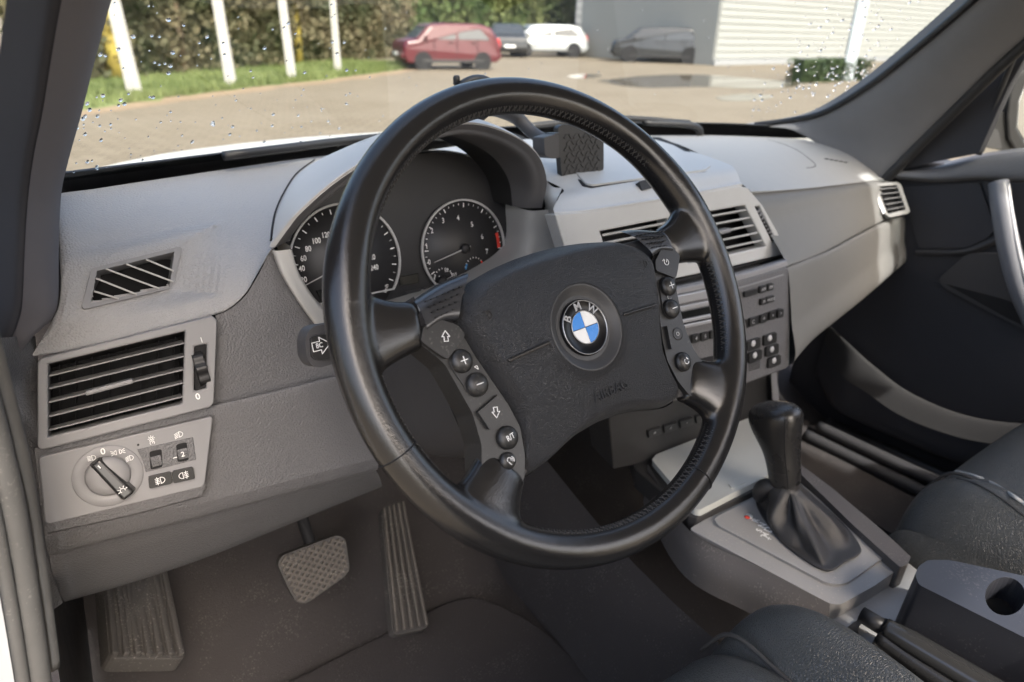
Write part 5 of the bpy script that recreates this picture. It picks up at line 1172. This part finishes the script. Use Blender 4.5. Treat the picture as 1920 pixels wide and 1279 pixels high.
for j in range(1, N_):
    t = j/N_; row = []
    for i, (p, q) in enumerate(zip(b24, t24)):
        z = p.z+(q.z-p.z)*(t**1.15); d = V(p.x-bc.x, p.y-bc.y, 0).normalized(); a_ = 2*math.pi*i/24
        fold = (.0075*math.sin(5*a_+t*2.6+.4)+.0036*math.sin(8*a_-t*4))*math.sin(math.pi*min(1, t*1.05))**.6; xy = p.lerp(q, t**.85); row.append(V(xy.x, xy.y, z)+d*(math.sin(math.pi*t)*.004+fold))
    rows.append(row)
rows += [t24, [q+V(0, 0, .008)+(nk-q)*.08 for q in t24]]
loft('boot', rows, MT['leather_boot'], gr, nu=144, closed=True, nv=60)
tube('boot_fold', [vG.at(1436, 935, .004), at(1426, 928, Z=-.335), at(1432, 915, Z=-.318), at(1452, 912, Z=-.310), at(1468, 925, Z=-.318)], [.008, .010, .011, .009, .005], MT['leather_boot'], gr, n=12)
bm = bmesh.new(); ln = [vG.at(1600, 1030, .012), vG.at(1560, 990, .030), at(1520, 950, X=.375)]
# knob: cross-sections up the lever
kb = at(1472, 906, X=.362); kt = at(1458, 757, X=.362)
kd = (kt-kb).normalized(); H_ = (kt-kb).length; kx = V(1, 0, 0)-kd*kd.x; kx.normalize(); ky = kd.cross(kx)
secs = [(0, .0175, .0165, 0, 0), (.04, .0185, .0170, 0, 0), (.22, .0195, .0180, 0, 0), (.40, .0215, .0200, 0, .001), (.55, .0235, .0245, 0, .003), (.70, .0250, .0300, 0, .005), (.82, .0255, .0325, 0, .005), (.91, .0240, .0305, 0, .004), (.97, .0190, .0240, 0, .003), (1.0, .0100, .0130, 0, .002), (1.012, .0010, .0015, 0, .002)]
rows = []
for t, rx, ry, ox, oy in secs:
    c = kb+kd*H_*t+kx*ox+ky*oy; rows.append([c+kx*rx*math.copysign(abs(math.cos(a))**.85, math.cos(a))+ky*ry*math.copysign(abs(math.sin(a))**.85, math.sin(a)) for a in [2*math.pi*i/20 for i in range(20)]])
kn_ = loft('knob', rows, MT['leather_smooth'], gr, nu=60, closed=True, nv=60)
def kp_(t, a, o=.0004):
    ts = [s[0] for s in secs]; rx = np.interp(t, ts, [s[1] for s in secs]); ry = np.interp(t, ts, [s[2] for s in secs]); oy = np.interp(t, ts, [s[4] for s in secs]); c = kb+kd*H_*t+ky*oy
    return c+kx*(rx+o)*math.copysign(abs(math.cos(a))**.85, math.cos(a))+ky*(ry+o)*math.copysign(abs(math.sin(a))**.85, math.sin(a))
for a in (R(-48), R(228)):
    tube('knob_seam', [kp_(t, a, .0001) for t in np.linspace(.02, .90, 14)], .0007, MT['void'], kn_, n=6, m=40)
# --- handbrake and armrest
hb = empty('handbrake_lever', at(1660, 1165, Z=-.36), 'handbrake lever with silver grip beside the driver seat', 'handbrake')
h0, h1 = at(1622, 1156, Z=-.350), at(1800, 1262, Z=-.350)
hd = (h1-h0).normalized()
tube('grip', [h0+hd*.02, h0+hd*.05, h0+hd*.12, h0+hd*.2], [.011, .0135, .0145, .015], MT['knob_gloss'], hb, n=18, m=20)
tube('release_button', [h0-hd*.004, h0+hd*.022], .0085, MT['black_plastic'], hb, n=16)
tube('grip_cover', [h0+hd*.018+V(-.004, 0, -.010), h0+hd*.08+V(-.006, 0, -.014), h0+hd*.2+V(-.006, 0, -.014)], [.012, .015, .016], MT['leather_smooth'], hb, n=14, m=16)
bt = h0+hd*.02
loft('gaiter', [[bt+V(-.035, .02, -.030), bt+V(.0, .035, -.030), bt+V(.04, .02, -.030), bt+V(.06, -.06, -.03), bt+V(.05, -.15, -.03), bt+V(-.03, -.15, -.03)], [bt+V(-.026, .010, -.012), bt+V(0, .022, -.014), bt+V(.028, .01, -.012), bt+V(.05, -.06, -.012), bt+V(.04, -.15, -.012), bt+V(-.022, -.15, -.012)]], MT['leather_boot'], hb, nu=36, closed=True, nv=6)
ar = empty('armrest_box', at(1800, 1150, Z=-.36), 'dark grey armrest box with oval cup recess at right edge', 'armrest')
vM = PL(at(1740, 1052, Z=-.292), (1, 0, 0), (0, 1, .05))
ov = [(1885+math.cos(a)*38, 1118+math.sin(a)*36) for a in [2*math.pi*k/28 for k in range(28)]]
pp('box_shell', vM, [(1716, 1078), (1722, 1062), (1740, 1050), (1780, 1050), (1960, 1088), (2080, 1130), (2080, 1300), (1960, 1215), (1722, 1096)], 0, .085, MT['arm_plastic'], ar, rad=.004, holes=[ov], bevel=.004)
lathe('cup_recess', vM.M(vM.at(1885, 1118, -.03)), [(.030, -.004), (.030, 0), (.0005, .001)], MT['void'], ar, n=28)
loft('recess_wall', [[vM.at(*p, -.001) for p in ov], [vM.at(*p, -.03) for p in ov]], MT['black_plastic'], ar, nu=28, closed=True, straight=True)
lathe('recess_knob', vM.M(vM.at(1888, 1112, -.028)), [(.010, 0), (.012, .008), (.012, .013), (.009, .016), (.0005, .017)], MT['knob_gloss'], ar, n=20)
# ================================================================== SEATS
def seat(name, label, x0, x1, yf, zt, crease):
    root = empty(name, ((x0+x1)/2, yf-.3, -.58), label, 'seat', 'front seats'); w_ = x1-x0; cx = (x0+x1)/2
    rows = []
    def row(y, z, dz, k=1):
        out = []
        for i in range(41):
            t = -1+2*i/40; e = abs(t); out.append(V(cx+t*w_/2*k, y-.02*e**3*(1 if dz < .1 else 0), z+.026*math.exp(-((e-.80)/.14)**2)-.012*math.exp(-((e-.60)/.05)**2)-.075*max(0, (e-.86)/.14)**2-.004))
        return out
    for y, z, dz in ((yf+.012, zt-.20, 0), (yf+.030, zt-.12, 0), (yf+.022, zt-.05, 0), (yf-.005, zt-.012, 0), (yf-.05, zt+.006, 0), (yf-.12, zt+.006, 0), (yf-.14, zt-.001, 0), (yf-.16, zt+.004, 0), (yf-.30, zt-.012, 0), (yf-.50, zt-.04, 0)): rows.append(row(y, z, dz))
    c_ = loft('cushion', rows, MT['leather_seat'], root, nu=120, nv=70)
    for s in (-1, 1):
        rs = []
        for y, z in ((yf+.02, zt-.10), (yf-.02, zt-.06), (yf-.2, zt-.055), (yf-.5, zt-.08)):
            rs.append([V(cx+s*w_/2*.985, y, z+.015), V(cx+s*w_/2*1.03, y, z-.04), V(cx+s*w_/2*1.02, y, z-.14), V(cx+s*w_/2*.97, y, z-.22)])
        loft('side_bolster', rs, MT['leather_seat'], root, nu=16, nv=16)
    pts = [p+V(0, 0, .0005) for p in row(yf-.139, zt+.0005, 0)[3:-3]]
    tube('seam', pts, .0022, MT['thread'], c_, n=8, m=60)
    for q in (.60, -.60):
        tube('seam', [V(cx+q*w_/2, yf+.024, zt-.05), V(cx+q*w_/2, yf-.004, zt-.006), V(cx+q*w_/2, yf-.06, zt-.006), V(cx+q*w_/2, yf-.135, zt-.010), V(cx+q*w_/2, yf-.30, zt-.026)], .0022, MT['thread'], c_, n=6, m=40)
    if crease:
        def sline(nm, px, rad, mt):
            P = [p+V(0, 0, .0006) for p in [onskin(c_, *q) for q in px] if p]
            if len(P) > 2: tube(nm, P, rad, MT[mt], c_, n=8, m=60)
        sline('piping', [(1742, 890), (1766, 885), (1792, 885), (1826, 893), (1860, 907), (1895, 928), (1918, 944), (1950, 970)], .0022, 'piping_worn')
        sline('seam', [(1738, 899), (1766, 896), (1794, 898), (1830, 908), (1872, 932), (1912, 962), (1945, 990)], .0012, 'thread')
    boxo('seat_base', (cx, yf-.28, -.50), (w_*.86, .5, .18), MT['black_plastic'], root, .01)
    bk_ = []
    for y, z in ((yf-.46, zt-.04), (yf-.53, zt+.20), (yf-.60, zt+.50)):
        bk_.append([V(cx-w_*.46, y+.05, z), V(cx-w_*.38, y+.035, z), V(cx, y, z), V(cx+w_*.38, y+.035, z), V(cx+w_*.46, y+.05, z)])
    loft('backrest', bk_, MT['leather_seat'], root, nu=30, nv=16, solid=.09)  # out of view; put in to block light from the rear
    return root
seat('car_seat', 'black leather passenger seat with stitched seam across its cushion', .47, 1.00, -.115, -.305, 1)
seat('car_seat', 'black leather driver seat, only its cushion front in view', -.285, .205, -.125, -.290, 0)
# ================================================================== PASSENGER DOOR
dr = empty('car_door', (1.08, -.1, -.6), 'black passenger door panel with silver grab handle', 'car door')
TX = lambda *p: [at(x, y, X=q) for x, y, q in p]
vX = PL((1.075, 0, 0), (0, -1, 0), (0, 0, 1))
boxo('inner_panel', (1.105, -.27, -.31), (.06, 1.36, .60), MT['door_dark'], dr, .006)
loft('belt_pad', [TX((1665, 325, 1.06), (1740, 312, 1.085), (1830, 290, 1.09), (1930, 276, 1.09), (2100, 262, 1.09)), TX((1668, 322, 1.045), (1745, 318, 1.058), (1832, 305, 1.06), (1935, 296, 1.06), (2110, 290, 1.06)), TX((1672, 330, 1.04), (1750, 334, 1.05), (1838, 330, 1.052), (1940, 332, 1.052), (2110, 330, 1.052)), TX((1682, 336, 1.05), (1755, 342, 1.062), (1840, 338, 1.066), (1940, 342, 1.066), (2110, 345, 1.066))], MT['dash_dark'], dr, nu=30, nv=16)
pp('upper_insert', vX, [(1690, 350), (1756, 346), (1836, 342), (1866, 430), (1852, 446), (1815, 464), (1722, 466)], .006, .008, MT['door_dark'], dr, rad=.006, bevel=.002)
pp('rear_insert', vX, [(1842, 342), (1990, 345), (1990, 520), (1880, 470), (1872, 430)], .006, .008, MT['door_dark'], dr, rad=.006, bevel=.002)
loft('crease', [TX((1716, 468, 1.07), (1800, 468, 1.067), (1850, 450, 1.067), (1875, 436, 1.067)), TX((1716, 473, 1.066), (1802, 473, 1.062), (1855, 456, 1.062), (1880, 440, 1.062)), TX((1716, 480, 1.07), (1806, 480, 1.07), (1860, 462, 1.07), (1890, 445, 1.07))], MT['dark_trim'], dr, nu=16, nv=8)
pp('pull_cup', vX, [(1760, 522), (1772, 512), (1812, 476), (1885, 474), (1960, 560), (1960, 640), (1880, 598), (1768, 540)], .014, .02, MT['dark_trim'], dr, rad=.008, bevel=.004)
pp('cup_recess', vX, [(1772, 532), (1880, 560), (1960, 590), (1960, 632), (1880, 592)], .0155, .006, MT['void'], dr, rad=.006, bevel=.001)
hd_ = TX((1872, 342, 1.035), (1880, 400, 1.022), (1893, 470, 1.016), (1912, 540, 1.018), (1940, 610, 1.03))
tube('grab_handle', hd_, [.016, .017, .017, .017, .015], MT['pull_grey'], dr, n=16, m=30, ell=.9)
tube('handle_strip', [p+V(-.006, -.016, 0) for p in hd_], .004, MT['silver_plastic'], dr, n=8, m=30)
mb = [(1560, 615, 1.06), (1600, 655, 1.04), (1640, 690, 1.045), (1700, 735, 1.05), (1780, 772, 1.05), (1860, 792, 1.05), (1960, 800, 1.05), (2080, 800, 1.05)]
mb2 = [(1545, 640, 1.06), (1575, 700, 1.02), (1622, 735, 1.02), (1690, 780, 1.02), (1780, 815, 1.02), (1860, 832, 1.02), (1960, 838, 1.02), (2080, 838, 1.02)]
mb3 = [(1530, 700, 1.06), (1560, 760, 1.025), (1610, 790, 1.025), (1690, 825, 1.025), (1780, 862, 1.025), (1860, 885, 1.025), (1960, 895, 1.025), (2080, 895, 1.025)]
loft('door_pocket', [[p+V(.03, 0, -.03) for p in TX(*mb)], TX(*mb), [p+V(-.012, 0, .004) for p in TX(*mb)], TX(*mb2)], MT['door_mesh'], dr, nu=40, nv=20)
loft('pocket_base', [TX(*mb2), TX(*mb3), [p+V(.06, 0, -.01) for p in TX(*mb3)]], MT['door_dark'], dr, nu=40, nv=16)
# window frame, mirror triangle and the wing mirror outside
pp('mirror_triangle', PL((1.055, 0, 0), (0, -1, 0), (0, 0, 1)), [(1690, 318), (1735, 262), (1810, 190), (1895, 112), (1935, 85), (1890, 165), (1835, 288), (1740, 306)], .0, .02, MT['door_dark'], dr, rad=.004, bevel=.003)
tube('window_frame', TX((1835, 290, 1.065), (1862, 210, 1.06), (1900, 110, 1.045), (1960, -20, 1.0)), .005, MT['black_soft'], dr, n=10, m=30)
gl_ = link('side_glass', mesh('sg', TX((1838, 288, 1.08), (1905, 110, 1.06), (1965, -20, 1.01), (2400, -20, 1.01), (2300, 262, 1.08)), [(0, 1, 2, 3, 4)]), MT['windscreen_glass'], dr)
wmr = empty('wing_mirror', (1.2, .2, .05), 'white and black wing mirror outside the passenger window', 'wing mirror')
vW = PL((1.22, 0, 0), (0, -1, 0), (0, 0, 1))
vMm = PL(at(1890, 200, X=1.17), (.9, -.45, 0), (0, 0, 1))
pp('housing', vMm, [(1864, 208), (1880, 162), (1900, 130), (1925, 112), (1990, 104), (2060, 130), (2070, 240), (2030, 280), (1960, 285), (1890, 282)], -.018, .10, MT['white_paint'], wmr, rad=.02, bevel=.012, taper=-.12)
ring_o = [(1888, 218), (1893, 175), (1906, 145), (1927, 122), (1990, 112), (2055, 138), (2062, 238), (2025, 276), (1960, 281), (1903, 282), (1891, 262)]
ring_i = [(1908, 240), (1912, 190), (1926, 152), (1990, 130), (2040, 150), (2045, 235), (2015, 262), (1922, 264)]
pp('mirror_surround', vMm, ring_o, 0, .04, MT['black_plastic'], wmr, holes=[ring_i], bevel=.004)
pp('mirror_glass', vMm, ring_i, -.010, .004, MT['chrome'], wmr, bevel=0)
pp('mirror_arm', vMm, [(1860, 212), (1890, 209), (1896, 282), (1884, 285), (1848, 262)], -.006, .05, MT['black_plastic'], wmr, rad=.006, bevel=.004)
pp('mirror_foot', vMm, [(1846, 244), (1872, 243), (1879, 281), (1836, 274)], .008, .05, MT['dark_trim'], wmr, rad=.006, bevel=.005)
# sill plates on the passenger side
ps = empty('door_sill', (1.03, .0, -.58), 'dark plastic sill strips below the passenger door', 'sill')
for k, (o_, m_) in enumerate(((0, 'dark_trim'), (.035, 'black_plastic'), (-.05, 'dark_trim'))):
    P = TX((1535, 800, 1.0), (1640, 850, 1.0), (1760, 905, 1.0), (1900, 960, 1.0)); tube('sill_strip', [p+V(o_, 0, -.002*k) for p in P], .013, MT[m_], ps, n=10, m=24)
